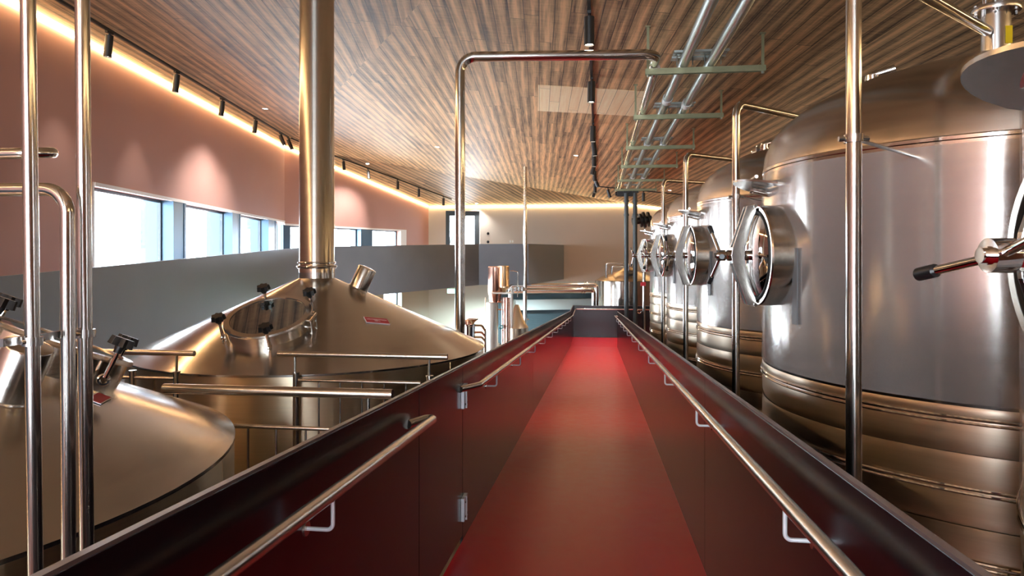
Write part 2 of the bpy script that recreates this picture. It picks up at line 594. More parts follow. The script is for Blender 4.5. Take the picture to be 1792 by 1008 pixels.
wallbox(mb, P2, w2, n2, 0, .6, 0, EYE - 1.3); wallbox(mb, P2, w2, n2, 4.4, 4.9, 0, EYE - 1.3); wallbox(mb, P2, w2, n2, .6, 4.4, 0, .8); wallbox(mb, P2, w2, n2, 6.0, L2, 0, EYE - 1.3)
wallbox(mb, P2, w2, n2, 4.9, 6.0, 0, EYE - 3.4)
struct(build('wall_left_lower', mb, M['pale_green'], smooth=False))
# end wall
P3 = Vector((V2.x, V2.y, 0)); n3 = Vector((-ed.y, ed.x, 0))
L3 = (Vector((EW.x, EW.y, 0)) - P3).length
def s3(px):                                            # distance along the end wall of the column px
    b = ray(px, HZ, 1.0) - Vector((0, 0, EYE)); b.z = 0
    # P3 + s*ed = t*b
    det = ed.x * -b.y + b.x * ed.y
    return (-P3.x * -b.y + b.x * -P3.y) / det
def p3(px):
    return P3 + ed * s3(px)
def z3(px, py):
    p = p3(px)
    return zat(py, p.x, p.y)
wa, wb = s3(780), s3(840)
WZ1, WZ0 = z3(800, 369), EYE - 0.55
LOWZ = EYE - 1.15
mb = MB()
wallbox(mb, P3, ed, n3, -.3, wa, LOWZ, TOP); wallbox(mb, P3, ed, n3, wb, L3 + .4, LOWZ, TOP)
wallbox(mb, P3, ed, n3, wa, wb, WZ1, TOP); wallbox(mb, P3, ed, n3, wa, wb, LOWZ, WZ0)
struct(build('wall_back', mb, M['beige'], smooth=False))
mb = MB(); wallbox(mb, P3, ed, n3, -.3, L3 + .4, 0, LOWZ)
struct(build('wall_back_lower', mb, M['pale_green'], smooth=False))
mb = MB(); mb.box(XR, XR + .3, YB, EW.y + .4, 0, TOP)
struct(build('wall_right', mb, M['brown_wall'], smooth=False))
# wall behind the camera with an unseen glazed front added as fill light
GX0, GX1, GZ0, GZ1 = -6.7, 0.7, EYE - 1.6, EYE + 2.3
mb = MB()
x0 = WN.x - .6
mb.box(x0, GX0, YB - .3, YB, 0, TOP); mb.box(GX1, XR + .3, YB - .3, YB, 0, TOP)
mb.box(GX0, GX1, YB - .3, YB, 0, GZ0); mb.box(GX0, GX1, YB - .3, YB, GZ1, TOP)
struct(build('wall_front', mb, M['salmon'], smooth=False))

# ------------------------------------------------------------------ windows
def window(k, p, u, n, sA, sB, z0, z1, posts=(), rev=0.0, fw=0.05):
    w = bpy.data.objects.new('window_%d' % k, None)
    COL.objects.link(w); struct(w)
    c = p + u * ((sA + sB) / 2); w.location = (c.x, c.y, z0)
    fr = MB(); t0 = 0.22
    def bar(a, b, za, zb, t=0.07, o=t0):
        wallbox(fr, p + n * o, u, n, a, b, za, zb, t)
    bar(sA, sB, z1 - fw, z1); bar(sA, sB, z0, z0 + fw)
    bar(sA, sA + fw, z0 + fw, z1 - fw); bar(sB - fw, sB, z0 + fw, z1 - fw)
    for q in posts: bar(q - fw / 2, q + fw / 2, z0 + fw, z1 - fw)
    build('window_frame', fr, M['window_frame'], w, smooth=False)
    g = MB()
    wallbox(g, p + n * (t0 + .03), u, n, sA + fw, sB - fw, z0 + fw, z1 - fw, 0.012)
    build('pane', g, M['glass'], w, smooth=False)
    return w

piers1 = [(13.3, 13.9), (16.83, 17.48), (20.1, 20.95)]
edges = [10.38] + [e for p in piers1 for e in p] + [22.0]
k = 1
for i in range(0, len(edges), 2):
    window(k, P1, w1, n1, s1(edges[i]), s1(edges[i + 1]), SILL, HEAD); k += 1
for i, (a, b) in enumerate(piers1):
    mb = MB(); wallbox(mb, P1 + n1 * .0, w1, n1, s1(a), s1(b), SILL, HEAD, .62)
    wallbox(mb, P1 - n1 * .012, w1, n1, s1(a) - .03, s1(a) + .015, SILL, HEAD, .03)
    wallbox(mb, P1 - n1 * .012, w1, n1, s1(b) - .09, s1(b) + .01, SILL, HEAD, .03)
    struct(build('trim_%d' % (i + 1), mb, M['pier'], smooth=False))
mb = MB(); wallbox(mb, P1 - n1 * .015, w1, n1, s1(10.38), L1, HEAD - .015, HEAD + .045, .06)
wallbox(mb, P2 - n2 * .015, w2, n2, 0, 5.95, HEAD2 - .015, HEAD2 + .045, .06)
wallbox(mb, P2 - n2 * .003, w2, n2, 5.93, 6.3, SILL, HEAD2 + .045, .02)
wallbox(mb, P1 - n1 * .003, w1, n1, s1(10.33), s1(10.38), SILL, HEAD + .045, .02)
struct(build('trim_4', mb, M['reveal'], smooth=False))
window(k, P2, w2, n2, 0.25, 3.62, SILL, HEAD2); k += 1
mb = MB(); wallbox(mb, P2, w2, n2, 3.62, 4.25, SILL, HEAD2, .5)
wallbox(mb, P2, w2, n2, -.05, 0.25, SILL, HEAD2, .5)
struct(build('trim_5', mb, M['pier'], smooth=False))
window(k, P2, w2, n2, 4.25, 5.95, SILL, HEAD2); k += 1
window(k, P2, w2, n2, 4.9, 6.0, EYE - 3.4, EYE - 1.3); k += 1
window(k, P2, w2, n2, .6, 4.4, .8, EYE - 1.3, [1.9, 3.1]); k += 1  # unseen low window, added to let daylight into the lower hall
window(k, P1, w1, n1, s1(11.0), s1(20.6), .8, EYE - 1.9, [s1(q_) for q_ in (13, 15, 17, 19)]); k += 1  # long low window, unseen, also added to brighten the lower hall
wf = window(k, P3, ed, n3, wa, wb, WZ0, WZ1, fw=.2); k += 1
mb = MB()                                                  # roof brace seen through the end window
a = P3 + ed * (wa + .1) + n3 * .9; b = P3 + ed * (wa + .95) + n3 * .9
mb.cyl((a.x, a.y, EYE + .35), (b.x, b.y, EYE + 1.75), .09, 10)
tag(build('steel_brace', mb, M['galv'], smooth=True), 'slanting grey steel brace outside the narrow end window', 'brace')
window(k, Vector((GX0, YB, 0)), Vector((1, 0, 0)), Vector((0, -1, 0)), 0, GX1 - GX0, GZ0, GZ1, [1.5, 3.0, 4.5, 6.0]); k += 1  # unseen glazing behind the camera, added for frontal fill light

# daylight portals help the sky reach in through the openings
def portal(c, u, w, h, inward):
    l = bpy.data.lights.new('window_portal', 'AREA'); l.shape = 'RECTANGLE'; l.size = w; l.size_y = h
    l.cycles.is_portal = True
    o = bpy.data.objects.new('window_portal', l); COL.objects.link(o)
    o.location = c
    z = -inward.normalized(); x = u.normalized(); y = z.cross(x)
    o.rotation_euler = Matrix((x, y, z)).transposed().to_euler()
c = P1 + w1 * ((s1(10.38) + L1) / 2) + n1 * .7
portal((c.x, c.y, (SILL + HEAD) / 2), w1, 11.8, HEAD - SILL, -n1)
c = P2 + w2 * 3.0 + n2 * .7
portal((c.x, c.y, (SILL + HEAD2) / 2), w2, 6.0, HEAD2 - SILL, -n2)
portal(((GX0 + GX1) / 2, YB - .35, (GZ0 + GZ1) / 2), Vector((1, 0, 0)), GX1 - GX0, GZ1 - GZ0, Vector((0, 1, 0)))

# ------------------------------------------------------------------ warm strip lights in the cove
def led(pa, pb, pl, n, label):
    a = pa - n * .035; b = pb - n * .035
    mb = MB()
    za, zb_ = zpl(pl, a.x, a.y) - .035, zpl(pl, b.x, b.y) - .035
    mb.tube([(a.x, a.y, za), (b.x, b.y, zb_)], .022, 6)
    tag(build('strip_light', mb, M['led'], smooth=True), label, 'strip light', 'strip lights along the ceiling edge')
led(P1 + w1 * .5, P2 - w1 * .05, planeA, n1, 'warm strip light along the long near stretch of the pink wall')
led(P2 + w2 * .05, P3 - w2 * .06, planeC, n2, 'warm strip light above the bend of the pink wall')
led(P3 + ed * .06, P3 + ed * (s3(1105)), planeC, n3, 'warm strip light along the top of the end wall')
led(P3 + ed * s3(1108), P3 + ed * (L3 - .1), planeB, n3, 'warm strip light above the end wall behind the tanks')

PR = Vector((XR, YB, 0))
led(PR + Vector((0, .3, 0)), PR + Vector((0, EW.y - YB - .3, 0)), planeB, Vector((1, 0, 0)), 'warm strip light along the wall behind the tanks')

# ------------------------------------------------------------------ ramp, landing, parapets
SL = 0.061
XL, XRp = -0.852, 0.605
YE, YL = 21.6, 24.1
YG0, YG1 = 3.2, 4.27
def rz(y): return EYE - 1.55 - SL * min(max(y, -2.0), YE)
def strip(mb, x0, x1, ya, yb, d0, d1):                # a length of panel following the ramp's fall
    mb.hexa([(x0, ya, rz(ya) + d0), (x1, ya, rz(ya) + d0), (x1, yb, rz(yb) + d0), (x0, yb, rz(yb) + d0),
             (x0, ya, rz(ya) + d1), (x1, ya, rz(ya) + d1), (x1, yb, rz(yb) + d1), (x0, yb, rz(yb) + d1)])
mb = MB()
strip(mb, XL, XRp, -2.0, YE, -.16, 0)
mb.box(XL, XRp, YB, -2.0, rz(-2) - .16, rz(-2))
mb.box(XL, 3.0, YE, YL, rz(YE) - .16, rz(YE))
struct(build('floor_ramp', mb, M['red_floor'], smooth=False))
PH = 1.114
def parapet(name, label, runs, x0, x1, edge_x):
    t = thing(name, label, 'parapet', ((x0 + x1) / 2, runs[0][0], rz(runs[0][0])), group='black parapets of the ramp')
    for ya, yb in runs:
        m1 = MB(); strip(m1, x0, x1, ya + .002, yb - .002, -.22, PH - .008)
        build('panel', m1, M['panel_black'], t, smooth=False, bevel=.003)
    m2 = MB()
    for ya, yb in runs:
        strip(m2, x0 - .001, x1 + .001, ya, yb, PH - .008, PH)
    build('top_edge_highlight', m2, M['edge_highlight'], t, smooth=False)
    return t
parapet('ramp_parapet', 'black sheet parapet left of the red ramp, nearest length before the gate', [(-2.0, YG0)], XL - .017, XL, XL)
parapet('ramp_parapet', 'black sheet parapet left of the red ramp beyond the hinged gate', [(YG1, 9.0), (9.0, 15.0), (15.0, YE), (YE, YL)], XL - .017, XL, XL)
parapet('ramp_parapet', 'black sheet parapet right of the red ramp below the tanks', [(-2.0, 4.0), (4.0, 10.0), (10.0, 16.0), (16.0, YE)], XRp, XRp + .017, XRp)
t = thing('landing_parapet', 'dark grey parapet across the far end of the red ramp', 'parapet', (1.0, YL, rz(YE)))
mb = MB(); mb.box(XL - .017, 3.0, YL, YL + .02, rz(YE) - .2, rz(YE) + PH - .008)
build('panel', mb, M['panel_black'], t, smooth=False, bevel=.003)
mb = MB(); mb.box(XL - .018, 3.0, YL - .001, YL + .021, rz(YE) + PH - .008, rz(YE) + PH)
build('top_edge_highlight', mb, M['edge_highlight'], t, smooth=False)

# gate leaf in the left parapet, with its two hinges
t = thing('parapet_gate', 'black gate leaf in the left parapet with two silver hinges', 'gate', (XL - .02, YG1, rz(YG1)))
m1 = MB(); strip(m1, XL - .017, XL, YG0 + .006, YG1 - .006, .03, PH - .008); build('leaf', m1, M['panel_black'], t, smooth=False, bevel=.003)
m1 = MB(); strip(m1, XL - .018, XL + .001, YG0 + .006, YG1 - .006, PH - .008, PH); build('top_edge_highlight', m1, M['edge_highlight'], t, smooth=False)
for zc in (zat(693, XL, YG1), zat(888, XL, YG1)):
    m1 = MB(); m1.box(XL - .002, XL + .022, YG1 - .055, YG1 - .004, zc - .072, zc + .072)
    h = build('hinge', m1, M['hinge_metal'], t, smooth=False, bevel=.004)
    h['label'] = 'silver hinge plate'
    m1 = MB(); m1.box(XL, XL + .020, YG1 + .002, YG1 + .062, zc - .072, zc + .072)
    m1.cyl((XL + .022, YG1 - .001, zc - .075), (XL + .022, YG1 - .001, zc + .075), .008, 10)
    build('hinge_leaf', m1, M['hinge_metal'], h, smooth=False)
    for dz in (-.045, .045):
        for dy in (-.03, .034):
            m1 = MB(); m1.cyl((XL + .018, YG1 + dy, zc + dz), (XL + .026, YG1 + dy, zc + dz), .007, 8)
            build('screw', m1, M['black_metal'], h, smooth=True)

# handrails
HR = 0.97
def bracket(x, xw, y):
    z = rz(y) + HR - .012
    mb = MB(); mb.tube(bend([(xw, y, z - .095), (x, y, z - .095), (x, y, z)], .018, 5), .0065, 8)
    return mb
def handrail(label, pts, brs, x, xw, r=.021):
    t = thing('handrail', label, 'handrail', tuple(pts[0]), group='stainless handrails of the ramp')
    m1 = MB(); m1.tube(bend(pts, .05, 6), r, 16); build('rail', m1, M['steel_rail'], t)
    for y in brs:
        build('bracket', bracket(x, xw, y), M['hinge_metal'], t)
        m1 = MB(); m1.cyl((xw + (.004 if x > xw else -.004), y, rz(y) + HR - .107), (xw, y, rz(y) + HR - .107), .022, 12); build('rosette', m1, M['steel_rail'], t)
    return t
xh, xg = XL + .082, XRp - .075
def hp(x, y): return Vector((x, y, rz(y) + HR))
handrail('stainless handrail on the near left parapet, ending before the gate',
         [hp(xh, -1.9), hp(xh, 3.27), hp(XL, 3.0)], [.32, 1.92], xh, XL)
zl = rz(YE) + HR + .02
handrail('stainless handrail on the left parapet from gate to far landing',
         [hp(XL, 4.18), hp(xh, 4.42), hp(xh, 21.3), Vector((xh, 22.0, zl)), Vector((xh, YL - .08, zl)), Vector((2.6, YL - .08, zl))],
         [5.19 + 1.62 * i for i in range(10)], xh, XL)
handrail('stainless handrail on the right parapet below the tanks',
         [hp(xg, -1.9), hp(xg, 21.45), hp(XRp, 21.45)], [.28] + [2.03 + 1.75 * i for i in range(11)], xg, XRp)

# ------------------------------------------------------------------ gallery along the window wall
W0 = cw(-3.97 - .0845 * 0.0, 0.0)
def gp(xc, d): return Vector((*cw(xc, d), 0))
G = [(gp(-3.97 + .0845 * 2, -2.0), -.185 - .0332 * 8), (gp(-5.545, 18.6), .233), (gp(-1.21, 25.0), .418), (gp(.61, 25.2), .43), (gp(2.28, 29.93), .458)]
t = thing('gallery_parapet', 'long dark grey steel gallery parapet running below the window wall', 'parapet', (G[1][0].x, G[1][0].y, EYE - 1.3))
PG = 1.5
for (a, za), (b, zb_) in zip(G, G[1:]):
    u = (b - a).normalized(); n = Vector((-u.y, u.x, 0)) * .05
    q = [a, b, b + n, a + n]
    m1 = MB(); m1.prism([(p.x, p.y) for p in q], [EYE + za - PG, EYE + zb_ - PG, EYE + zb_ - PG, EYE + za - PG], [EYE + za, EYE + zb_, EYE + zb_, EYE + za])
    build('panel', m1, M['gallery'], t, smooth=False)
gn = []
for i, (a, za) in enumerate(G):
    us = [(G[j + 1][0] - G[j][0]).normalized() for j in (i - 1, i) if 0 <= j < len(G) - 1]
    u = sum(us, Vector((0, 0, 0))).normalized()
    gn.append((a + Vector((-u.y, u.x, 0)) * .03, za))
m1 = MB()
poly = [(gn[0][0], G[0][1]), (gn[1][0], G[1][1]), (P2, G[1][1] + .02), (P1 + w1 * 4.0, G[0][1])]
m1.prism([(p.x, p.y) for p, z in poly], [EYE + z - 1.45 for p, z in poly], [EYE + z - 1.12 for p, z in poly])
build('walkway_slab', m1, M['gallery_inner'], t, smooth=False)
m1 = MB()
poly = [(gn[1][0], .24), (gn[2][0], .42), (gn[3][0], .43), (gn[4][0], .46), (P3, .44), (P2, .24)]
m1.prism([(p.x, p.y) for p, z in poly], [EYE + z - 1.45 for p, z in poly], [EYE + z - 1.12 for p, z in poly])
build('walkway_slab', m1, M['gallery_inner'], t, smooth=False)

# ------------------------------------------------------------------ brewing kettles
KR, KH = 1.48, EYE - .80            # radius and shoulder height
CS = 0.455                          # slope of the cone
KA = .155                           # neck radius
def cone_z(r): return KH + .02 + (KR - .05 - r) * CS
def cone_pt(az, r, h=0.0):          # local point over the cone, az from the camera's side, positive to the right
    o = Vector((math.sin(az), -math.cos(az), 0))
    nn = (o * CS + Vector((0, 0, 1))).normalized()
    return o * r + Vector((0, 0, cone_z(r))) + nn * h, nn, o

def star_knob(p, nn, k):
    """Eye bolt with a black star grip; returns bolt and grip meshes."""
    bolt = MB(); bolt.cyl(p - nn * .055, p + nn * .07, .011, 10)
    a, b = frame(nn)
    bolt.torus(p - nn * .065, a, .020, .008, 14, 6)
    grip = MB()
    n = 7; prof = []
    for j in range(n * 4):
        ang = 2 * PI * j / (n * 4)
        rr = .046 + .008 * math.cos(n * ang)
        prof.append((rr * math.cos(ang), rr * math.sin(ang)))
    lo = [grip.bm.verts.new(p + nn * .085 + a * x + b * y) for x, y in prof]
    hi = [grip.bm.verts.new(p + nn * .122 + a * x * .9 + b * y * .9) for x, y in prof]
    grip.face(lo[::-1]); grip.face(hi)
    for j in range(len(lo)):
        l = (j + 1) % len(lo); grip.face([lo[j], lo[l], hi[l], hi[j]])
    grip.cyl(p + nn * .055, p + nn * .09, .016, 12, .022)
    return bolt, grip

def kettle(center, label, hatch_az, hatch_r, stub_az, stub_r, label_az, label_r, txt, rot, neck_h, knob_angles, flue_top, label_w=.26):
    """All az angles are taken from the camera's viewing side."""
    cx, cy = center
    t = thing('brewing_kettle', label, 'brewing kettle', (cx, cy, 0), TH)
    m = MB()
    m.lathe([(KR - .25, .55), (KR, .75), (KR, KH - .016)], seg=96)
    for a in range(0, 360, 40):
        p = Vector((math.cos(math.radians(a + 8)), math.sin(math.radians(a + 8)), 0)) * KR
        q = Vector((-p.y, p.x, 0)).normalized()
        m.obox(p + Vector((0, 0, (KH + .75) / 2)), p.normalized(), q, Vector((0, 0, 1)), .003, .004, (KH - .8) / 2)
    build('shell', m, M['steel_shell'], t, local=True)
    m = MB(); m.lathe([(KR - .002, KH - .018), (KR + .004, KH - .018), (KR + .004, KH - .004)] + [(r, cone_z(r)) for r in (KR, 1.3, 1.1, .8, .5, .3, KA)] + [(KA, cone_z(KA) + .05)], seg=96)
    build('cone', m, M['steel_cone'], t, local=True)
    zn = cone_z(KA)
    m = MB(); m.lathe([(KA - .003, zn - .02), (KA, zn + .09), (KA - .004, zn + .10), (KA - .006, flue_top)], seg=48)
    fl = build('flue', m, M['steel_flue'], t, local=True)
    m = MB()
    m.torus((0, 0, zn + .10), (0, 0, 1), KA + .006, .014, 48, 10); m.torus((0, 0, zn + .135), (0, 0, 1), KA + .002, .009, 48, 8)
    build('collar', m, M['steel_mirror'], fl, local=True)
    for k in range(3):
        a = 2 * PI * k / 3 + .5
        m = MB(); m.cyl((1.1 * math.cos(a), 1.1 * math.sin(a), 0), (1.1 * math.cos(a), 1.1 * math.sin(a), .62), .07, 14)
        build('leg', m, M['steel_cast'], t, local=True)
    # hatch
    c, nn, o = cone_pt(hatch_az, hatch_r)
    tx, ty = Vector((math.cos(hatch_az), math.sin(hatch_az), 0)), None
    ty = nn.cross(tx)
    if ty.dot(o) > 0: ty = -ty
    R = .306
    m = MB(); m.lathe([(R, -.16), (R, neck_h), (R - .03, neck_h), (R - .03, -.02)], c, nn, 56)
    hn = build('hatch_neck', m, M['steel_kettle'], t, local=True)
    m = MB(); m.lathe([(R - .035, neck_h), (R + .012, neck_h), (R + .018, neck_h + .008), (R + .012, neck_h + .022), (R - .03, neck_h + .024), (R - .035, neck_h)], c, nn, 56)
    build('hatch_rim', m, M['steel_rail'], hn, local=True)
    m = MB(); m.lathe([(0, neck_h + .006), (R - .033, neck_h + .006), (R - .033, neck_h + .018), (0, neck_h + .018)], c, nn, 48)
    build('inspection_glass', m, M['sight_glass'], hn, local=True)
    m = MB(); m.lathe([(0, -.05), (R - .035, -.05), (R - .035, -.045), (0, -.045)], c, nn, 40)
    b_ = build('hatch_floor', m, M['black_metal'], hn, local=True)
    m = MB(); m.tube(bend([c + tx * -.16 + ty * -.1 + nn * -.03, c + tx * .02 + ty * .02 + nn * .04, c + tx * .17 + ty * -.16 + nn * -.03], .1, 6), .012, 8)
    build('spray_pipe', m, M['steel_mirror'], hn, local=True)
    for i, an in enumerate(knob_angles):
        an = math.radians(an)
        p = c + (tx * math.cos(an) + ty * math.sin(an)) * (R + .032) + nn * (neck_h - .005)
        bolt, grip = star_knob(p, nn, i)
        build('eye_bolt', bolt, M['steel_mirror'], hn, local=True)
        build('star_knob', grip, M['black_plastic'], hn, local=True)
    an = math.radians(-2)
    rd = tx * math.cos(an) + ty * math.sin(an); td = nn.cross(rd)
    m = MB()
    m.obox(c + rd * (R + .02) + nn * (neck_h - .04), rd, td, nn, .025, .05, .006)
    for sgn in (-1, 1):
        m.tube([c + rd * (R - .01) + td * (.045 * sgn) + nn * (neck_h + .012), c + rd * (R + .05) + td * (.045 * sgn) + nn * (neck_h + .012),
                c + rd * (R + .045) + td * (.045 * sgn) + nn * (neck_h - .09), c + rd * (R - .005) + td * (.045 * sgn) + nn * (neck_h - .11)], .007, 8)
    m.cyl(c + rd * (R + .05) + td * -.06 + nn * (neck_h + .012), c + rd * (R + .05) + td * .06 + nn * (neck_h + .012), .009, 8)
    build('hinge', m, M['steel_cast'], hn, local=True)
    # capped stub pipe
    p, sn, o = cone_pt(stub_az, stub_r)
    m = MB(); m.lathe([(.084, -.12), (.084, .19), (.080, .197), (.055, .203), (0, .205)], p, sn, 32)
    st = build('stub_pipe', m, M['steel_flue'], t, local=True)
    m = MB(); m.torus(p, sn, .088, .006, 32, 6); build('weld_ring', m, M['steel_cast'], st, local=True)
    # red name plate on the cone
    p, sn, o = cone_pt(label_az, label_r, .003)
    lx = Vector((math.cos(label_az + rot), math.sin(label_az + rot), 0)); lx = (lx - sn * lx.dot(sn)).normalized(); ly = sn.cross(lx)
    hw, hh = label_w / 2, label_w * .24
    m = MB(); m.obox(p, lx, ly, sn, hw, hh, .0015)
    lb = build('name_plate', m, M['white_print'], t, local=True, smooth=False)
    m = MB(); m.obox(p + sn * .0016 + ly * hh * .06 + lx * hw * .02, lx, ly, sn, hw * .96, hh * .88, .001)
    build('red_field', m, M['red_label'], lb, local=True, smooth=False)
    if txt:
        cu = bpy.data.curves.new('lettering', 'FONT')
        cu.body = txt; cu.align_x = 'CENTER'; cu.align_y = 'CENTER'; cu.size = label_w * .108; cu.extrude = .0004
        cu.space_line = 1.0
        tmp = bpy.data.objects.new('lettering', cu); COL.objects.link(tmp)
        bpy.context.view_layer.update()
        me = bpy.data.meshes.new_from_object(tmp.evaluated_get(bpy.context.evaluated_depsgraph_get()))
        bpy.data.objects.remove(tmp)
        me.materials.clear(); me.materials.append(M['white_print'])
        tx_ = bpy.data.objects.new('lettering', me); COL.objects.link(tx_)
        tx_.parent = lb
        tx_.matrix_local = Matrix.Translation(p + sn * .0035) @ Matrix((lx, ly, sn)).transposed().to_4x4()
    return t

KC1, KC2 = (-2.47, 5.79), (-2.93, 2.2)
rad = math.radians
kettle(KC1, 'large stainless kettle with tall flue, round glass hatch and red name plate', rad(-6.5), .885, rad(97), .36, rad(48), .87,
       'LÄUTERBOTTICH\n280 L', rad(-20), .07, [118, 44, 212, 293], zB(KC1) - .02, .2)
kettle(KC2, 'stainless kettle at the left edge behind the upright pipes', rad(128), .74, rad(84), .82, rad(102), .99,
       '', rad(0), .09, [40, -60, 130, 215], zB(KC2) - .02, .12)

# ------------------------------------------------------------------ guard rails of the service platform
def guard(label, Y, xa, xb, ztop, zmid, xma, xmb, posts, stan, bal, zlow, rt=.0195):
    t = thing('guard_rail', label, 'guard rail', ((xa + xb) / 2, Y, zlow), group='guard rails of the service platform')
    m = MB(); m.cyl((xa, Y, ztop), (xb, Y, ztop), rt, 18); build('top_rail', m, M['steel_rail'], t)
    m = MB(); m.cyl((xma, Y, zmid), (xmb, Y, zmid), .011, 12); build('mid_rail', m, M['steel_rail'], t)
    for x in posts:
        m = MB(); m.cyl((x, Y, zlow), (x, Y, zmid + .045), .021, 14); m.cyl((x, Y, zmid + .04), (x, Y, zmid + .05), .025, 14); build('post', m, M['steel_rail'], t)
    for x in stan:
        m = MB(); m.cyl((x, Y, zmid), (x, Y, ztop), .009, 10); build('stanchion', m, M['steel_rail'], t)
    for x in bal:
        m = MB(); m.cyl((x, Y, zlow + .06), (x, Y, zmid), .006, 8); build('baluster', m, M['steel_rail'], t)
    m = MB(); m.cyl((xma, Y, zlow + .06), (xmb, Y, zlow + .06), .011, 10); build('bottom_rail', m, M['steel_rail'], t)
    return t
PZ = EYE - 1.75
Y1 = 3.3
z1t = zat(685, atY(487, Y1), Y1); z1m = zat(748, atY(487, Y1), Y1)
guard('nearest stainless guard rail, between the two kettles', Y1, atY(287, Y1), atY(687, Y1), z1t, z1m, atY(372, Y1), XL - .06,
      [atY(372, Y1)], [atY(644, Y1)], [atY(px, Y1) for px in (434, 483, 535, 590, 640)], PZ, .0255)
Y2 = 4.29
z2t = zat(622, atY(635, Y2), Y2); z2m = zat(668, atY(635, Y2), Y2)
guard('stainless guard rail before the large kettle, right of its opening', Y2, atY(487, Y2), atY(783, Y2), z2t, z2m, atY(520, Y2), atY(736, Y2),
      [atY(518, Y2), atY(752, Y2)], [atY(516, Y2), atY(751, Y2)], [atY(px, Y2) for px in (558, 595, 633, 672, 710)], PZ)
guard('short stainless guard rail before the large kettle, left of its opening', Y2 - .05, atY(165, Y2), atY(348, Y2), z2t, z2m, atY(150, Y2), atY(312, Y2),
      [atY(317, Y2), atY(241, Y2)], [atY(317, Y2), atY(205, Y2)], [atY(px, Y2) for px in (205, 278)], PZ)
mb = MB()
pp = [(XL - .06, 3.22), (XL - .06, 4.36)]
for k in range(9):                                     # plate cut round both kettles
    a = rad(-82 + k * -2.0)
pl_ = [(XL - .06, 3.2), (XL - .06, 4.4)]
for a in range(-62, -128, -6):
    pl_.append((KC1[0] + 1.53 * math.cos(rad(a)), KC1[1] + 1.53 * math.sin(rad(a))))
pl_ = [p for p in pl_ if p[1] <= 4.6]
pl_.append((-3.3, 4.25)); 
for a in range(96, 30, -6):
    pl_.append((KC2[0] + 1.53 * math.cos(rad(a)), KC2[1] + 1.53 * math.sin(rad(a))))
pl_ = [p for i, p in enumerate(pl_) if i < 2 or p[0] < XL - .1]
mb.prism(pl_, PZ - .06, PZ)
tag(build('service_platform', mb, M['galv'], smooth=False), 'steel service platform between the two kettles below the guard rails', 'platform')

# ------------------------------------------------------------------ upright pipes at the left edge
def uppipe(label, pxt, pxb, X, r, name='pipe'):
    ya, yb = atX(pxt, X), atX(pxb, X)
    a = Vector((X, ya, zat(0, X, ya))); b = Vector((X, yb, zat(1000, X, yb)))
    u = (a - b).normalized()
    top = a + u * ((zB(a) - a.z) / u.z); bot = b - u * (b.z / u.z)
    m = MB(); m.cyl(bot, top, r, 24)
    return tag(build('upright_pipe', m, M['steel_pipe'], smooth=True), label, 'pipe', 'upright pipes by the near kettle')
XP = -1.3
uppipe('stainless upright pipe nearest the left edge, before the near kettle', 49, 62, XP, .0158)
uppipe('stainless upright pipe, right-hand one of the pipes before the near kettle', 144, 152, XP, .0172)
yc = atX(118, XP); ycb = atX(127, XP)
zc = zat(331, XP, yc)
m = MB()
def wallx(y): return P1.x + w1.x * (y - P1.y) / w1.y + .02
pts = [Vector((wallx(yc), yc, zc + .02)), Vector((XP, yc, zc)), Vector((XP, ycb, 0.02))]
m.tube(bend(pts, .06, 10), .0165, 24)
tag(build('bent_pipe', m, M['steel_pipe']), 'stainless pipe bending down at the left edge between the upright pipes', 'pipe')
yd = 1.75; xd = atY(92, yd); zd = zat(267, xd, yd)
m = MB()
vd = Vector((xd, yd, zd - EYE)).normalized()
m.tube(bend([(wallx(yd), yd, zd - .02), (xd, yd, zd), Vector((xd, yd, zd)) + vd * 7.2], .05, 8), .0155, 20)
tag(build('bent_pipe', m, M['steel_pipe']), 'short horizontal stainless pipe turning away at the left edge', 'pipe')
yk = atX(57, XP); zk = zat(597, XP, yk)
t = thing('pipe_clamp', 'stainless clamp bar tying the upright pipes before the near kettle', 'clamp', (XP, yk, zk))
yk2 = atX(150, XP)
m = MB(); m.box(XP - .026, XP - .018, yk - .06, yk2 + .05, zk - .006, zk + .012); build('bar', m, M['steel_cast'], t, smooth=False)
for yy, rr in ((atX(56.5, XP), .0158), (atX(149, XP), .0172)):
    m = MB(); m.lathe([(rr + .001, -.010), (rr + .006, -.010), (rr + .006, .010), (rr + .001, .010)], (XP, yy, zk), (0, 0, 1), 20, True)
    m.cyl((XP, yy - rr - .016, zk), (XP, yy - rr - .001, zk), .005, 8); m.cyl((XP, yy + rr + .001, zk), (XP, yy + rr + .016, zk), .005, 8)
    build('ring', m, M['steel_cast'], t)

# tall bent pipe that climbs past the big kettle and joins the pipe rack
zh = EYE + 2.14
yv = atX(805, -1.46)
xe = atY(1150, 7.35)
m = MB()
m.tube(bend([(-1.46, yv, 0), (-1.46, yv, zh - .02), (xe, 7.4, zh), (xe, 8.2, zh + .02)], .17, 12), .054, 28)
tag(build('bent_pipe', m, M['steel_pipe']), 'tall stainless pipe rising behind the large kettle and crossing above the ramp', 'pipe')

# slender support pole beyond the ramp
ps = rayplane(919, 292, planeB)
t = thing('support_pole', 'slender pale steel pole from ceiling to floor beside the copper still', 'pole', (ps.x, ps.y, 0))
m = MB(); m.cyl((ps.x, ps.y, 0), (ps.x, ps.y, ps.z), .057, 16); build('shaft', m, M['steel_flue'], t)
m = MB()
for py in (341, 559): 
    z = zat(py, ps.x, ps.y); m.cyl((ps.x, ps.y, z - .03), (ps.x, ps.y, z + .03), .068, 16); m.cyl((ps.x - .12, ps.y, z), (ps.x + .12, ps.y, z), .015, 8)
build('clamp', m, M['steel_cast'], t)
m = MB(); m.box(ps.x - .35, ps.x + .35, ps.y - .06, ps.y + .06, ps.z + .02, ps.z + .10); 

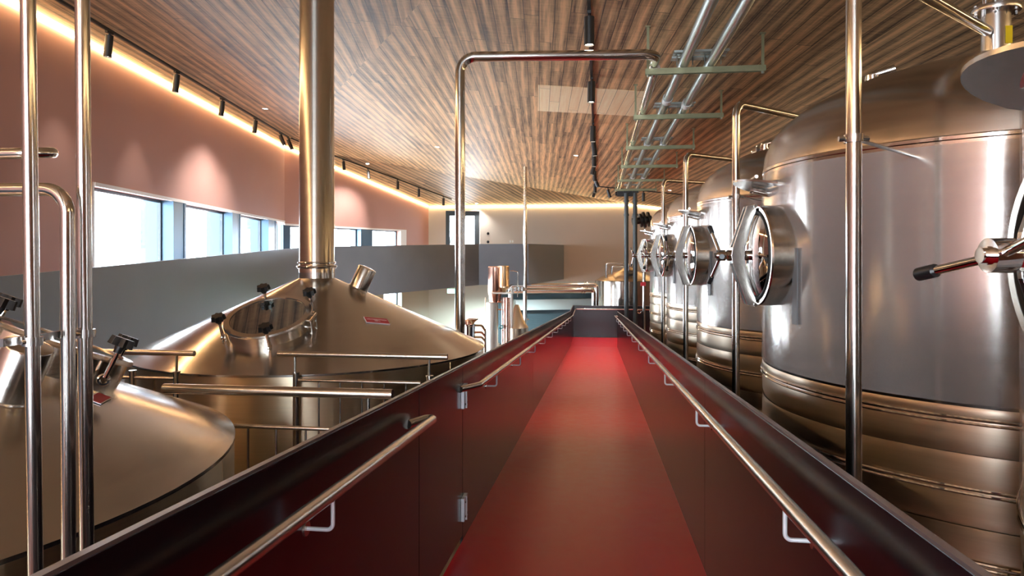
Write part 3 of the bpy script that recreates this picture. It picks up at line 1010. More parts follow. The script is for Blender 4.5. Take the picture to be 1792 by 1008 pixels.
# ------------------------------------------------------------------ pipe rack under the ceiling
HD = [7.58, 10.1, 13.0, 15.75, 18.7, 21.4]
ZBAR = EYE + 2.09
names = ['nearest', 'second', 'third', 'fourth', 'fifth', 'farthest']
hx0, hx1 = .53, 1.83
HY = [(d + .15) / CT for d in HD]
for i, y in enumerate(HY):
    t = thing('pipe_hanger', '%s of the six galvanised hangers carrying the pipes under the ceiling' % names[i], 'pipe hanger', ((hx0 + hx1) / 2, y, ZBAR), group='hangers of the pipe rack')
    m = MB()                                           # open channel bar
    m.box(hx0, hx1, y - .026, y - .022, ZBAR - .066, ZBAR); m.box(hx0, hx1, y + .022, y + .026, ZBAR - .066, ZBAR); m.box(hx0, hx1, y - .022, y + .022, ZBAR - .004, ZBAR)
    build('channel_bar', m, M['galv_yellow'], t, smooth=False)
    for x in (hx0 + .03, hx1 - .03):
        zc = zB((x, y))
        m = MB(); m.box(x - .014, x + .014, y - .014, y + .014, ZBAR + .001, zc); build('drop_rod', m, M['galv_yellow'], t, smooth=False)
        m = MB(); m.cyl((x, y, ZBAR - .09), (x, y, ZBAR - .05), .016, 6); build('nut', m, M['galv'], t, smooth=False)
        m = MB(); m.box(x - .03, x + .03, y - .03, y + .03, zc - .012, zc + .01); build('foot_plate', m, M['galv_yellow'], t, smooth=False)
    m = MB()
    for ya_, yb_ in ((-.26, -.08), (-.04, .14)):
        m.box(.82, 1.40, y + ya_, y + yb_, ZBAR + .118, ZBAR + .124)
        m.box(.82, 1.40, y + ya_, y + ya_ + .006, ZBAR + .10, ZBAR + .118)
    build('clamp_plate', m, M['galv'], t, smooth=False)
    m = MB()
    for x in (.95, 1.25):
        for dx in (-.085, .085):
            m.cyl((x + dx, y - .1, ZBAR), (x + dx, y - .1, ZBAR + .118), .006, 8)
    build('clamp_bolt', m, M['galv'], t)
zp = ZBAR + .059
rack = [(.66, 8.0, 22.0, 'left one of the three overhead rack pipes, starting at the tall bent pipe'),
        (.95, -2.0, 22.0, 'middle one of the three galvanised pipes on the overhead rack'),
        (1.25, -2.0, 22.0, 'right one of the three galvanised pipes on the overhead rack')]
for x, ya, yb, lb in rack:
    t = thing('rack_pipe', lb, 'pipe', (x, ya, zp - .05), group='pipes of the overhead rack')
    m = MB(); m.cyl((x, ya, zp), (x, yb, zp), .057, 24)
    build('tube', m, M['galv'] if x > .7 else M['steel_pipe'], t)
    if x > .7:
        for yy in (9.6 if x < 1 else 9.9, 13.3, 18.9):
            m = MB(); m.cyl((x, yy - .10, zp), (x, yy + .10, zp), .069, 24)
            b_ = build('band', m, M['white_plastic'], t); b_['label'] = 'white marker band'
# dark down pipes at the end of the rack
for px, lb in ((1096, 'left one of the two dark grey down pipes at the ramp end'), (1111.5, 'right one of the two dark grey down pipes at the ramp end')):
    x = atY(px, 22.1)
    t = thing('down_pipe', lb, 'pipe', (x, 22.1, 0), group='dark down pipes at the ramp end')
    m = MB(); m.cyl((x, 22.1, 0), (x, 22.1, ZBAR + .0), .07, 18); build('tube', m, M['dark_pole'], t)
    for py in (352, 376):
        z = zat(py, x, 22.1)
        m = MB(); m.cyl((x, 22.1, z - .035), (x, 22.1, z + .035), .088, 18); build('coupling', m, M['dark_pole'], t)
    m = MB(); m.box(x - .1, x + .1, 21.98, 22.24, ZBAR - .1, ZBAR - .0); build('clamp', m, M['black_metal'], t, smooth=False)

# black valve drive beside the farthest tank
p0 = ray(1106, 388, 21.95); p1 = ray(1140, 383, 21.95)
t = thing('valve_drive', 'black flanged valve drive beside the farthest tank', 'valve', tuple(p0))
u = (p1 - p0).normalized()
m = MB(); m.cyl(p0, p1, .11, 18); build('body', m, M['black_metal'], t)
for f_, r_ in ((.1, .2), (.45, .22), (.62, .26), (.85, .24)):
    q = p0 + (p1 - p0) * f_
    m = MB(); m.cyl(q - u * .03, q + u * .03, r_, 20); build('flange', m, M['black_metal'], t)
p0 = ray(1080, 339, 22.0); p1 = ray(1107, 339, 22.0)
t = thing('junction_box', 'black box and cable gland at the end of the overhead rack', 'junction box', tuple(p0))
m = MB(); m.box(p0.x, p1.x, p0.y - .1, p0.y + .12, p0.z - .09, p0.z + .1); build('housing', m, M['black_metal'], t, smooth=False, bevel=.01)
m = MB(); m.cyl((p0.x - .06, p0.y, p0.z), (p0.x + .02, p0.y, p0.z), .07, 14); build('gland', m, M['black_plastic'], t)

# ------------------------------------------------------------------ fermentation tanks
TR = 1.28
TBETA = rad(4)
ROW = rad(.5)
def lz(z): return EYE + z
def make_tank(label):
    t = thing('fermentation_tank', label, 'tank', (0, 0, 0), ROW, group='fermentation tanks in a row along the ramp')
    m = MB()
    m.lathe([(0, lz(1.12)), (.3, lz(1.105)), (.6, lz(1.06)), (.85, lz(.985)), (1.05, lz(.89)), (1.17, lz(.80)), (1.24, lz(.71)), (1.27, lz(.62)), (TR, lz(.54))], seg=96)
    build('dome', m, M['steel_dome'], t, local=True)
    m = MB()
    m.lathe([(TR, lz(.54)), (TR + .004, lz(.535)), (TR + .004, lz(.52)), (TR, lz(.515)), (TR, lz(-.67))], seg=96)
    build('shell', m, M['steel_tank'], t, local=True)
    lines = [-.67, -.73, -.88, -1.04, -1.20, -1.36]
    for i, (a, b) in enumerate(zip(lines, lines[1:])):
        m = MB()
        g = .012
        prof = [(TR, lz(a))] + [(TR + .005 * math.sin(PI * (k / 8)) ** .6, lz(a - (a - b - g) * k / 8)) for k in range(1, 8)] + [(TR - .002, lz(b + g)), (TR - .006, lz(b))]
        m.lathe(prof, seg=96)
        build('cooling_band', m, M['steel_band'], t, local=True)
        if i in (0, 2, 4):
            m = MB(); m.torus((0, 0, lz(b) + .012), (0, 0, 1), TR + .008, .007, 96, 6); m.torus((0, 0, lz(b) - .010), (0, 0, 1), TR + .008, .007, 96, 6)
            build('weld_seam', m, M['brass'] if False else M['steel_mirror'], t, local=True)
    m = MB()
    m.lathe([(TR - .006, lz(-1.36)), (TR, lz(-1.38)), (TR, lz(-1.75)), (TR - .03, lz(-1.82)), (.20, lz(-3.1)), (.12, lz(-3.2)), (.12, lz(-3.4))], seg=96)
    build('lower_cone', m, M['steel_band'], t, local=True)
    for k in range(4):
        a = PI / 4 + PI / 2 * k
        m = MB(); m.cyl((1.1 * math.cos(a), 1.1 * math.sin(a), 0), (1.1 * math.cos(a), 1.1 * math.sin(a), lz(-1.82)), .07, 14); m.cyl((1.1 * math.cos(a), 1.1 * math.sin(a), 0), (1.1 * math.cos(a), 1.1 * math.sin(a), .02), .12, 14)
        build('leg', m, M['steel_cast'], t, local=True)
    m = MB()
    nz = 1
    prof = [(TR + .004, lz(.50)), (TR + .007, lz(.44)), (TR + .006, lz(.2)), (TR + .008, lz(-.2)), (TR + .006, lz(-.5)), (TR + .008, lz(-.655))]
    m.lathe(prof, seg=128)
    f = build('protective_film', m, M['film'], t, local=True)
    f['label'] = 'cloudy protective film'
    # grey strip beside the manway
    a = PI + rad(17)
    o = Vector((math.cos(a), math.sin(a), 0))
    m = MB(); m.obox(o * (TR + .012) + Vector((0, 0, lz(-.17))), o, Vector((-o.y, o.x, 0)), Vector((0, 0, 1)), .004, .022, .21)
    build('level_strip', m, M['grey_strip'], t, local=True, smooth=False)
    # bracket plate with rod above the manway
    a = PI - rad(4)
    o = Vector((math.cos(a), math.sin(a), 0)); q = Vector((-o.y, o.x, 0))
    m = MB()
    zc = lz(.455)
    n = 14
    lo, hi = [], []
    for k in range(n + 1):                                 # leaf-shaped gusset standing out from the shell
        s = -1 + 2 * k / n
        w = .20 * (1 - s * s) ** .75 + .004
        for lst, dz in ((lo, -.006), (hi, .006)):
            lst.append((o * (TR - .01 + w) + q * (s * .34) + Vector((0, 0, zc + dz - .04 + .22 * w)), o * (TR - .06) + q * (s * .34) + Vector((0, 0, zc + dz - .05))))
    vl = [[m.bm.verts.new(p) for p in pr] for pr in lo]; vh = [[m.bm.verts.new(p) for p in pr] for pr in hi]
    for k in range(n):
        m.face([vl[k][0], vl[k + 1][0], vl[k + 1][1], vl[k][1]]); m.face([vh[k][0], vh[k][1], vh[k + 1][1], vh[k + 1][0]])
        m.face([vl[k][0], vh[k][0], vh[k + 1][0], vl[k + 1][0]])
    for k in (0, n):
        m.face([vl[k][0], vl[k][1], vh[k][1], vh[k][0]])
    g = build('bracket_plate', m, M['steel_cast'], t, local=True)
    m = MB(); m.cyl(o * (TR + .1) + q * -.28 + Vector((0, 0, zc + .005)), o * (TR + .1) + q * .28 + Vector((0, 0, zc + .005)), .011, 12)
    build('rod', m, M['steel_rail'], g, local=True)
    m = MB(); m.cyl(o * (TR - .02) + q * .06 + Vector((0, 0, zc - .08)), o * (TR + .1) + q * .06 + Vector((0, 0, zc - .05)), .024, 14)
    build('boss', m, M['steel_mirror'], g, local=True)
    # manway: local -x points out of the tank
    a = TBETA
    mw_loc = Vector((-TR * math.cos(a), -TR * math.sin(a), EYE))
    m = MB(); m.lathe([(.272, -.09), (.297, -.09), (.297, .095), (.291, .104), (.272, .104), (.268, .095)], (0, 0, 0), (-1, 0, 0), 56, True)
    mw = build('manway', m, M['steel_ring'], t, local=True)
    mw.location = mw_loc; mw.rotation_euler = (0, 0, a)
    def sub(name, mb, mat, **kw):
        return build(name, mb, mat, mw, local=True, **kw)
    m = MB(); m.lathe([(0, .155), (.06, .152), (.12, .143), (.18, .127), (.235, .108), (.245, .10), (.245, .085), (0, .08)], (0, 0, 0), (-1, 0, 0), 56)
    sub('door', m, M['steel_mirror'])
    m = MB(); m.torus((-.103, 0, 0), (1, 0, 0), .256, .010, 56, 8); sub('gasket', m, M['rubber'])
    m = MB()
    out_ = [(-.112, .30), (-.166, .292), (-.250, .045), (-.256, 0), (-.250, -.045), (-.166, -.292), (-.112, -.30), (-.114, -.262), (-.175, -.05), (-.180, 0), (-.175, .05), (-.114, .262)]
    for ya_, yb_ in ((-.038, -.024), (.024, .038)):
        p0_ = [m.bm.verts.new((x, ya_, z)) for x, z in out_]; p1_ = [m.bm.verts.new((x, yb_, z)) for x, z in out_]
        m.face(p0_); m.face(p1_[::-1])
        for i in range(len(out_)):
            j = (i + 1) % len(out_); m.face([p0_[i], p0_[j], p1_[j], p1_[i]])
    m.box(-.25, -.185, -.024, .024, -.05, .05)
    sub('yoke', m, M['steel_cast'], smooth=False, bevel=.002)
    for sgn in (1, -1):
        m = MB(); m.cyl((-.13, 0, .283 * sgn), (-.02, 0, .283 * sgn), .014, 12); m.cyl((-.115, -.04, .29 * sgn), (-.115, .04, .29 * sgn), .012, 10); sub('hinge_pin', m, M['steel_mirror'])
    m = MB(); m.cyl((-.14, 0, 0), (-.20, 0, 0), .030, 20); m.cyl((-.20, 0, 0), (-.335, 0, 0), .018, 16); m.cyl((-.225, 0, 0), (-.272, 0, 0), .032, 20); m.cyl((-.272, 0, 0), (-.285, 0, 0), .026, 6)
    sub('spindle', m, M['steel_mirror'])
    m = MB(); m.cyl((-.285, 0, 0), (-.33, 0, 0), .033, 20); m.cyl((-.33, 0, 0), (-.345, 0, 0), .015, 12)
    for k in range(3):
        an = rad(28 + 120 * k)
        m.cyl((-.308, 0, 0), (-.345, math.sin(an) * .165, math.cos(an) * .165), .0095, 12)
    hd = sub('handle', m, M['steel_mirror'])
    for k in range(3):
        an = rad(28 + 120 * k)
        u_ = Vector((-.037, math.sin(an) * .165, math.cos(an) * .165)).normalized()
        e = Vector((-.345, math.sin(an) * .165, math.cos(an) * .165))
        m = MB(); m.cyl(e - u_ * .012, e + u_ * .035, .0145, 14); sub('grip', m, M['black_plastic'])
    # fittings on the dome
    m = MB(); m.lathe([(.075, lz(1.05)), (.075, lz(1.42)), (.125, lz(1.42)), (.128, lz(1.435)), (.125, lz(1.45)), (.075, lz(1.45)), (0, lz(1.455))], seg=28)
    fit = build('top_fitting', m, M['steel_cast'], t, local=True)
    m = MB(); m.lathe([(.10, lz(1.125)), (.105, lz(1.13)), (.105, lz(1.15)), (.078, lz(1.155))], seg=28); build('base_clamp', m, M['steel_mirror'], fit, local=True)
    m = MB(); m.cyl((.02, -.03, lz(1.45)), (.02, -.03, lz(1.56)), .02, 12); m.cyl((-.04, .03, lz(1.45)), (-.04, .03, lz(1.54)), .016, 12); m.cyl((.02, -.05, lz(1.53)), (.09, -.05, lz(1.53)), .022, 12); build('relief_valve', m, M['steel_mirror'], fit, local=True)
    for k in range(6):
        an = 2 * PI * k / 6
        m = MB(); m.cyl((.112 * math.cos(an), .112 * math.sin(an), lz(1.405)), (.112 * math.cos(an), .112 * math.sin(an), lz(1.462)), .012, 8); build('flange_bolt', m, M['steel_mirror'], fit, local=True)
    m = MB(); m.obox(Vector((.03, -.0735, lz(1.27))), Vector((1, 0, 0)), Vector((0, 1, 0)), Vector((0, 0, 1)), .018, .004, .05); b_ = build('sticker', m, M['yellow_label'], fit, local=True, smooth=False); b_['label'] = 'yellow sticker'
    # small cleaning nozzle cluster on the dome's shoulder
    p = Vector((-.55, .35, lz(1.03)))
    m = MB(); m.cyl(p, p + Vector((0, 0, .13)), .045, 16); m.cyl(p + Vector((0, 0, .06)), p + Vector((0, 0, .085)), .065, 16); m.cyl(p + Vector((0, 0, .13)), p + Vector((.12, -.05, .16)), .028, 12)
    nz_ = build('nozzle', m, M['steel_mirror'], t, local=True)
    m = MB(); m.cyl(p + Vector((-.09, 0, .08)), p + Vector((-.06, 0, .08)), .03, 10); m.cyl(p + Vector((.1, .02, .1)), p + Vector((.17, .0, .1)), .02, 10); build('wing_nut', m, M['steel_cast'], nz_, local=True)
    return t

def rowpt(xp, yp):                                     # row frame -> world
    c_, s_ = math.cos(ROW), math.sin(ROW)
    return (xp * c_ - yp * s_, xp * s_ + yp * c_)
TXC = 2.35
TY = [1.5, 4.3, 7.05, 9.9, 12.75]
tl = ['nearest fermentation tank, cut off by the right edge with its manway handle',
      'largest fully visible fermentation tank, film wrapped, behind the near right pipe',
      'second tank in the row beyond the big film-wrapped one',
      'third tank in the row, small, between two upright gas pipes',
      'farthest fermentation tank at the end of the row']
tank0 = make_tank(tl[4])
spin = [0, 0, 45, 75, 100]
for i, y in reversed(list(enumerate(TY))):
    o = tank0 if i == 4 else copy_tree(tank0)
    x_, y_ = rowpt(TXC, y)
    o.location = (x_, y_, 0)
    o['label'] = tl[i]
    for ch in o.children:
        if i == 0 and ch.name.startswith('bracket_plate'):
            ch.rotation_euler = (0, 0, rad(-6))
        if ch.name.startswith('manway'):
            for s in ch.children:
                if s.name.startswith(('handle', 'grip')):
                    s.rotation_euler = (rad(spin[i]), 0, 0)
            if i == 0:                                 # the nearest manway carries a two-armed bar handle
                gs = [s for s in ch.children if s.name.startswith('grip')]
                hs = [s for s in ch.children if s.name.startswith('handle')][0]
                m = MB(); m.cyl((-.285, 0, 0), (-.33, 0, 0), .033, 20); m.cyl((-.33, 0, 0), (-.345, 0, 0), .015, 12)
                for an in (rad(102), rad(282)):
                    m.cyl((-.308, 0, 0), (-.345, math.sin(an) * .165, math.cos(an) * .165), .0095, 12)
                old = hs.name
                nh = build('handle', m, M['steel_mirror'], ch, local=True)
                bpy.data.objects.remove(hs); bpy.data.objects.remove(gs[2])
                gs[0].rotation_euler = (rad(28 - 102), 0, 0); gs[1].rotation_euler = (rad(148 - 282), 0, 0)

# gas pipes beside the tanks
gl = ['nearest upright gas pipe on the right, in front of the big tank',
      'second upright gas pipe, bending over to the dome behind the big tank',
      'third upright gas pipe along the tank row, bending over to a dome',
      'farthest upright gas pipe along the tank row']
for i, (px, yp) in enumerate(((1494, 2.9), (1288, 5.62), (1200, 8.35), (1160.5, 11.2))):
    Y = yp
    X = atY(px, Y)
    tx_, ty_ = rowpt(TXC, TY[i + 1])
    zt = EYE + 1.30
    t = thing('gas_pipe', gl[i], 'pipe', (X, Y, 0), group='upright gas pipes between the tanks')
    m = MB(); m.tube(bend([(X, Y, 0), (X, Y, zt - .09), (tx_ - .08, ty_ - .06, zt)], .11, 10), .030, 22)
    build('tube', m, M['steel_pipe'], t)
    z = EYE + .47
    # clamp ring with a strut back to the tank shell
    m = MB(); m.lathe([(.031, -.016), (.038, -.016), (.038, .016), (.031, .016)], (X, Y, z), (0, 0, 1), 22, True)
    m.cyl((X - .058, Y, z), (X - .036, Y, z), .011, 10); m.cyl((X + .036, Y, z), (X + .058, Y, z), .011, 10)
    cl = build('clamp', m, M['steel_cast'], t)
    d_ = Vector((tx_ - X, ty_ - Y, 0)); L_ = d_.length - TR; d_.normalize()
    m = MB(); m.cyl((X + .045 * d_.x, Y + .045 * d_.y, z), (X + (L_ + .01) * d_.x, Y + (L_ + .01) * d_.y, z - .01), .008, 10)
    build('strut', m, M['steel_cast'], cl)

# ------------------------------------------------------------------ lamps
def spot_energy(o, p, dirv, e, size=70, col=(1, .92, .81)):
    l = bpy.data.lights.new('spotlight_beam', 'SPOT'); l.energy = e; l.spot_size = rad(size); l.spot_blend = .7; l.color = col; l.shadow_soft_size = .05
    q = bpy.data.objects.new('spotlight_beam', l); COL.objects.link(q)
    q.parent = o; q.location = p - world_off(o)
    q.rotation_euler = dirv.to_track_quat('-Z', 'Y').to_euler()

def track_lamp(label, p, dirv, length, r, group, e):
    """Cylinder spotlight hung from a stem; p lies on the ceiling."""
    t = thing('track_spotlight', label, 'spotlight', tuple(p), group=group)
    m = MB(); m.box(p.x - .02, p.x + .02, p.y - .06, p.y + .06, p.z - .045, p.z - .012); build('adapter', m, M['black_metal'], t, smooth=False)
    c = p + Vector((0, 0, -.10))
    m = MB(); m.cyl(p + Vector((0, 0, -.02)), c + Vector((0, 0, .0)), .011, 10); build('stem', m, M['black_metal'], t)
    d = dirv.normalized()
    a = c - d * .03; b = a + d * length
    m = MB(); m.lathe([(0, 0), (r, 0), (r, length), (r - .006, length), (r - .008, length - .03), (0, length - .03)], a, d, 24); build('lamp_body', m, M['black_metal'], t)
    m = MB(); m.lathe([(0, length - .026), (r - .009, length - .026), (r - .009, length - .016), (0, length - .016)], a, d, 20); build('lens', m, M['spot_lens'], t)
    spot_energy(t, b + d * .01, d, e)
    return t

# track along the window wall
trk = [rayplane(px, py, planeA) for px, py in ((40, -40), (153.7, 25.6), (385.7, 164.2), (488, 227.5))]
def track(label, pts):
    m = MB()
    for a, b in zip(pts, pts[1:]):
        u = (b - a).normalized(); q = u.cross(Vector((0, 0, 1))).normalized(); w_ = q.cross(u)
        m.obox((a + b) / 2 - Vector((0, 0, .018)), u, q, w_, (b - a).length / 2, .018, .018)
    return tag(build('lamp_track', m, M['black_metal'], smooth=False), label, 'light track', 'black light tracks on the ceiling')
t0 = rayplane(100, -4, planeA); t1 = rayplane(505, 239, planeA)
track('black light track on the ceiling along the near pink wall', [t0 + (t0 - t1) * .15, t1])
t2 = rayplane(584, 271.5, planeC); t3 = rayplane(790, 348, planeC)
track('black light track on the ceiling along the far pink wall', [t1 + (t2 - t1) * .05, t2, t3])
lampsA = [187, 305, 385, 443, 487, 519]
la = ['nearest', 'second', 'third', 'fourth', 'fifth', 'sixth']
def on_track(px, a, b):                                # where column px meets the track
    best = min(range(0, 401), key=lambda k: abs(px - (lambda q: 896 + F * ((q.x * CT + q.y * ST) / (q.y * CT - q.x * ST)))(a + (b - a) * (k / 400.0))))
    return a + (b - a) * (best / 400.0)
for i, px in enumerate(lampsA):
    p = on_track(px + 4, t0 + (t0 - t1) * .15, t1) - Vector((0, 0, .02))
    tilt = Vector((-.1, .0, -1)) if i not in (4, 5) else Vector((.38, .1, -1))
    track_lamp('black cylinder spotlight, %s from the left on the track by the pink wall' % la[i], p, tilt, .30, .052, 'spotlights along the pink wall', 30)
for i, px in enumerate((601, 644, 696, 733, 776)):
    p = on_track(px, t2, t3) - Vector((0, 0, .02))
    track_lamp('black cylinder spotlight, %s beyond the flue on the far pink wall track' % la[i], p, Vector((.1 if i < 2 else 0, 0, -1)), .30, .055, 'spotlights along the pink wall', 30)
# track above the ramp
def cpt(y): return Vector((-.09, y, zB((-.09, y))))
track('black light track on the ceiling straight above the ramp', [cpt(4.0), cpt(25.2)])
lc = ['nearest', 'second', 'third', 'fourth', 'fifth', 'sixth', 'seventh', 'eighth', 'ninth', 'farthest']
cy_ = [(7.35, 0), (10.0, -.02), (13.3, -.02), (15.1, .1), (16.8, 0), (18.4, -.22), (19.9, .02), (21.6, .42), (23.2, 0), (24.9, -.3)]
for i, (y, k_) in enumerate(cy_):
    track_lamp('black cylinder spotlight, %s of those hanging above the ramp' % lc[i], cpt(y) - Vector((0, 0, .02)), Vector((k_, 0, -1)), .30, .055, 'spotlights above the ramp', 90)
t4, t5 = cpt(24.6), Vector((3.2, 24.9, zB((3.2, 24.9))))
track('short black cross track on the ceiling at the far end', [t4, t5])
for i, px in enumerate((1064, 1126)):
    p = on_track(px, t4, t5) - Vector((0, 0, .02))
    track_lamp('black cylinder spotlight on the %s of the short cross track' % ('left' if i == 0 else 'right'), p, Vector((.3 if i == 0 else 0, 0, -1)), .30, .055, 'spotlights on the cross track', 40)

# recessed downlights
def downlight(px, py, pl, label, e):
    p = rayplane(px, py, pl); n = pl[0] if pl[0].z < 0 else -pl[0]
    t = thing('downlight', label, 'downlight', tuple(p), group='recessed downlights')
    m = MB(); m.lathe([(.055, -.02), (.07, .004), (.062, .008), (.050, .002)], p, n, 24, True); build('trim_ring', m, M['white_plastic'], t)
    m = MB(); m.lathe([(0, -.002), (.05, -.002), (.05, .004), (0, .004)], p, n, 20); build('lens', m, M['down_lens'], t)
    spot_energy(t, p + n * .03, Vector((0, 0, -1)), e, 120, (1, .96, .92))
for i, (xc_, d_) in enumerate(((-5.3, 21.0), (-3.2, 24.5), (-1.0, 27.0), (1.0, 27.2))):  # unseen lamps, added to brighten the lower hall under the gallery
    p = V2w(xc_, d_, -1.02 if i else -1.2); p.z -= .02
    t = thing('downlight', ['added fill lamp under the bend of the gallery', 'added fill lamp under the middle of the far gallery', 'added fill lamp under the gallery corner', 'added fill lamp under the gallery end by the end wall'][i], 'downlight', tuple(p), group='added fill lamps under the gallery')
    m = MB(); m.lathe([(.10, .06), (.12, .0), (.10, -.012), (.095, .0)], p, (0, 0, 1), 24, True); build('trim_ring', m, M['white_plastic'], t)
    m = MB(); m.lathe([(0, .0), (.095, .0), (.095, .01), (0, .01)], p, (0, 0, 1), 20); build('lens', m, M['down_lens'], t)
    spot_energy(t, p + Vector((0, 0, -.03)), Vector((0, 0, -1)), 480, 150, (.95, 1, .96))
downlight(464, 190, planeA, 'small recessed downlight in the near left ceiling fold', 320)
downlight(643, 286.5, planeC, 'small recessed downlight close to the fold above the pink wall', 320)
downlight(765, 257, planeB, 'small recessed downlight left of the tall bent pipe', 320)
downlight(1008, 272, planeB, 'small recessed downlight left of the lamps above the ramp', 320)
downlight(834, 356, planeC, 'small recessed downlight close to the end wall', 110)

downlight(1172, 333, planeB, 'added recessed downlight over the end of the ramp, right of the overhead rack', 170)  # extra lamp added to brighten the red landing floor

# rectangle of paler boards laid just under the ceiling
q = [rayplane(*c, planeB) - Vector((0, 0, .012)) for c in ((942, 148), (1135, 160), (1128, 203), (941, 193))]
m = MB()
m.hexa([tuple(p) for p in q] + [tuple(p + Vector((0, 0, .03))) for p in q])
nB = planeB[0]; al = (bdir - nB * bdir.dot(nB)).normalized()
tag(build('ceiling_pale_panel', m, M['ceil_pale'], smooth=False, uv=(al.cross(nB).normalized(), al)), 'pale boarded rectangle on the brown board ceiling', 'hatch')

# ------------------------------------------------------------------ far end of the hall
# copper still
SY = 17.0
def sx(px): return atY(px, SY)
def sz(px, py): return zat(py, sx(px), SY)
t = thing('copper_still', 'copper and steel distilling column standing beyond the large kettle', 'still', (sx(873), SY, 0))
x = sx(866.5); r = (sx(878) - sx(853.5)) / 2
m = MB(); m.lathe([(0, sz(866, 466)), (r * .9, sz(866, 466)), (r, sz(866, 467.5)), (r, sz(866, 512)), (r * .9, sz(866, 516)), (r * .8, sz(866, 529))], (x, SY, 0), seg=28); build('copper_column', m, M['copper'], t)
x2 = sx(882.5); r2 = (sx(891.5) - sx(873.5)) / 2
m = MB(); m.lathe([(0, sz(882, 465)), (r2 * .95, sz(882, 465)), (r2, sz(882, 467)), (r2, sz(882, 499)), (r2 * 1.05, sz(882, 500)), (r2 * 1.05, sz(882, 503)), (r2 * .6, sz(882, 507)), (r2 * .3, sz(882, 511))], (x2, SY - .05, 0), seg=28); build('brass_dome', m, M['brass'], t)
m = MB(); m.box(sx(862), sx(899), SY - .22, SY + .1, sz(880, 513.5), sz(880, 511)); build('cross_plate', m, M['column_white'], t, smooth=False)
x3 = sx(862); r3 = (sx(873) - sx(852)) / 2
m = MB()
zt, zb2 = sz(862, 529), .15
nR = 40
prof = [(0, zt)]
for k in range(nR):
    za = zt - (zt - zb2) * k / nR
    prof += [(r3, za), (r3 * .965, za - (zt - zb2) / nR * .5)]
prof += [(r3, zb2), (0, zb2)]
m.lathe(prof, (x3, SY - .05, 0), seg=28); build('ribbed_column', m, M['column_white'], t)
for px, mt, rr in ((884, 'copper', .03), (888.5, 'copper', .045), (880, 'steel_mirror', .018), (892, 'copper', .018), (851, 'brass', .015)):
    m = MB(); m.cyl((sx(px), SY - .12, .05), (sx(px), SY - .12, sz(px, 520)), rr, 12); build('riser_pipe', m, M[mt], t)
for py, pa, pb in ((528, 873, 893), (541, 872, 890), (577, 880, 892)):
    m = MB(); m.cyl((sx(pa), SY - .12, sz(880, py)), (sx(pb), SY - .12, sz(880, py)), .016, 10); build('link_pipe', m, M['copper'], t)
m = MB(); m.lathe([(.04, 0), (.055, .02), (.055, .06), (.04, .08), (.03, 0)], (sx(878.5), SY - .16, sz(878, 571)), (0, -1, 0), 18); b_ = build('valve_handle', m, M['turquoise'], t); b_['label'] = 'turquoise valve handle'
m = MB(); m.cyl((sx(896.5), SY - .1, 0), (sx(896.5), SY - .1, sz(896, 503)), .032, 16); build('side_column', m, M['white_plastic'], t)
m = MB(); m.lathe([(.05, sz(905, 534)), (.22, sz(905, 566)), (.30, sz(905, 574)), (.30, .3)], (sx(903), SY + .15, 0), seg=28); build('conical_pot', m, M['steel_lid'], t)
m = MB(); m.tube(bend([(sx(893), SY, sz(893, 474)), (sx(899), SY, sz(899, 474)), (sx(906), SY, sz(905, 476)), (sx(906), SY, sz(905, 520))], .02, 5), .010, 8); build('vapour_pipe', m, M['steel_mirror'], t)
m = MB()
for px in (903, 909, 915):
    m.cyl((sx(px), SY - .05, sz(908, 506) - .05), (sx(px), SY - .05, sz(908, 506) + .06), .045, 12)
m.cyl((sx(897), SY - .05, sz(908, 506)), (sx(922), SY - .05, sz(908, 506)), .03, 12)
build('manifold', m, M['steel_cast'], t)
# small pot still left of it
BY = 13.0
def bxx(px): return atY(px, BY)
def bz(px, py): return zat(py, bxx(px), BY)
t = thing('pot_still', 'small steel pot with copper funnel behind the large kettle', 'still', (bxx(822), BY, 0))
m = MB(); rr = (bxx(832) - bxx(813)) / 2
m.lathe([(0, .3), (rr, .3), (rr, bz(822, 571)), (rr * 1.12, bz(822, 570)), (rr * 1.12, bz(822, 567.5)), (0, bz(822, 567))], (bxx(822), BY, 0), seg=28); build('pot', m, M['steel_mirror'], t)
m = MB(); m.lathe([(.02, bz(826, 568)), (.05, bz(826, 563)), (.11, bz(826, 559)), (.115, bz(826, 557.5)), (.09, bz(826, 557.5))], (bxx(827), BY - .02, 0), seg=24); build('funnel', m, M['brass'], t)
m = MB(); m.lathe([(.09, bz(818, 567)), (.08, bz(818, 562)), (.04, bz(818, 560)), (0, bz(818, 559.5))], (bxx(818), BY + .03, 0), seg=20); build('dome_lid', m, M['copper'], t)
for py in (569.5, 581.5, 590):
    m = MB(); m.tube(bend([(bxx(831), BY, bz(831, py)), (bxx(843), BY, bz(843, py)), (bxx(847.5), BY + .1, bz(846, py + 8 if py != 569.5 else py + 10)), (bxx(847.5), BY + .1, bz(846, 640))], .04, 5), .022, 10); build('outlet_pipe', m, M['copper'] if py == 581.5 else M['brass'], t)
for k in range(3):
    a = 2 * PI * k / 3
    m = MB(); m.cyl((bxx(822) + .12 * math.cos(a), BY + .12 * math.sin(a), 0), (bxx(822) + .12 * math.cos(a), BY + .12 * math.sin(a), .35), .02, 8); build('leg', m, M['steel_cast'], t)

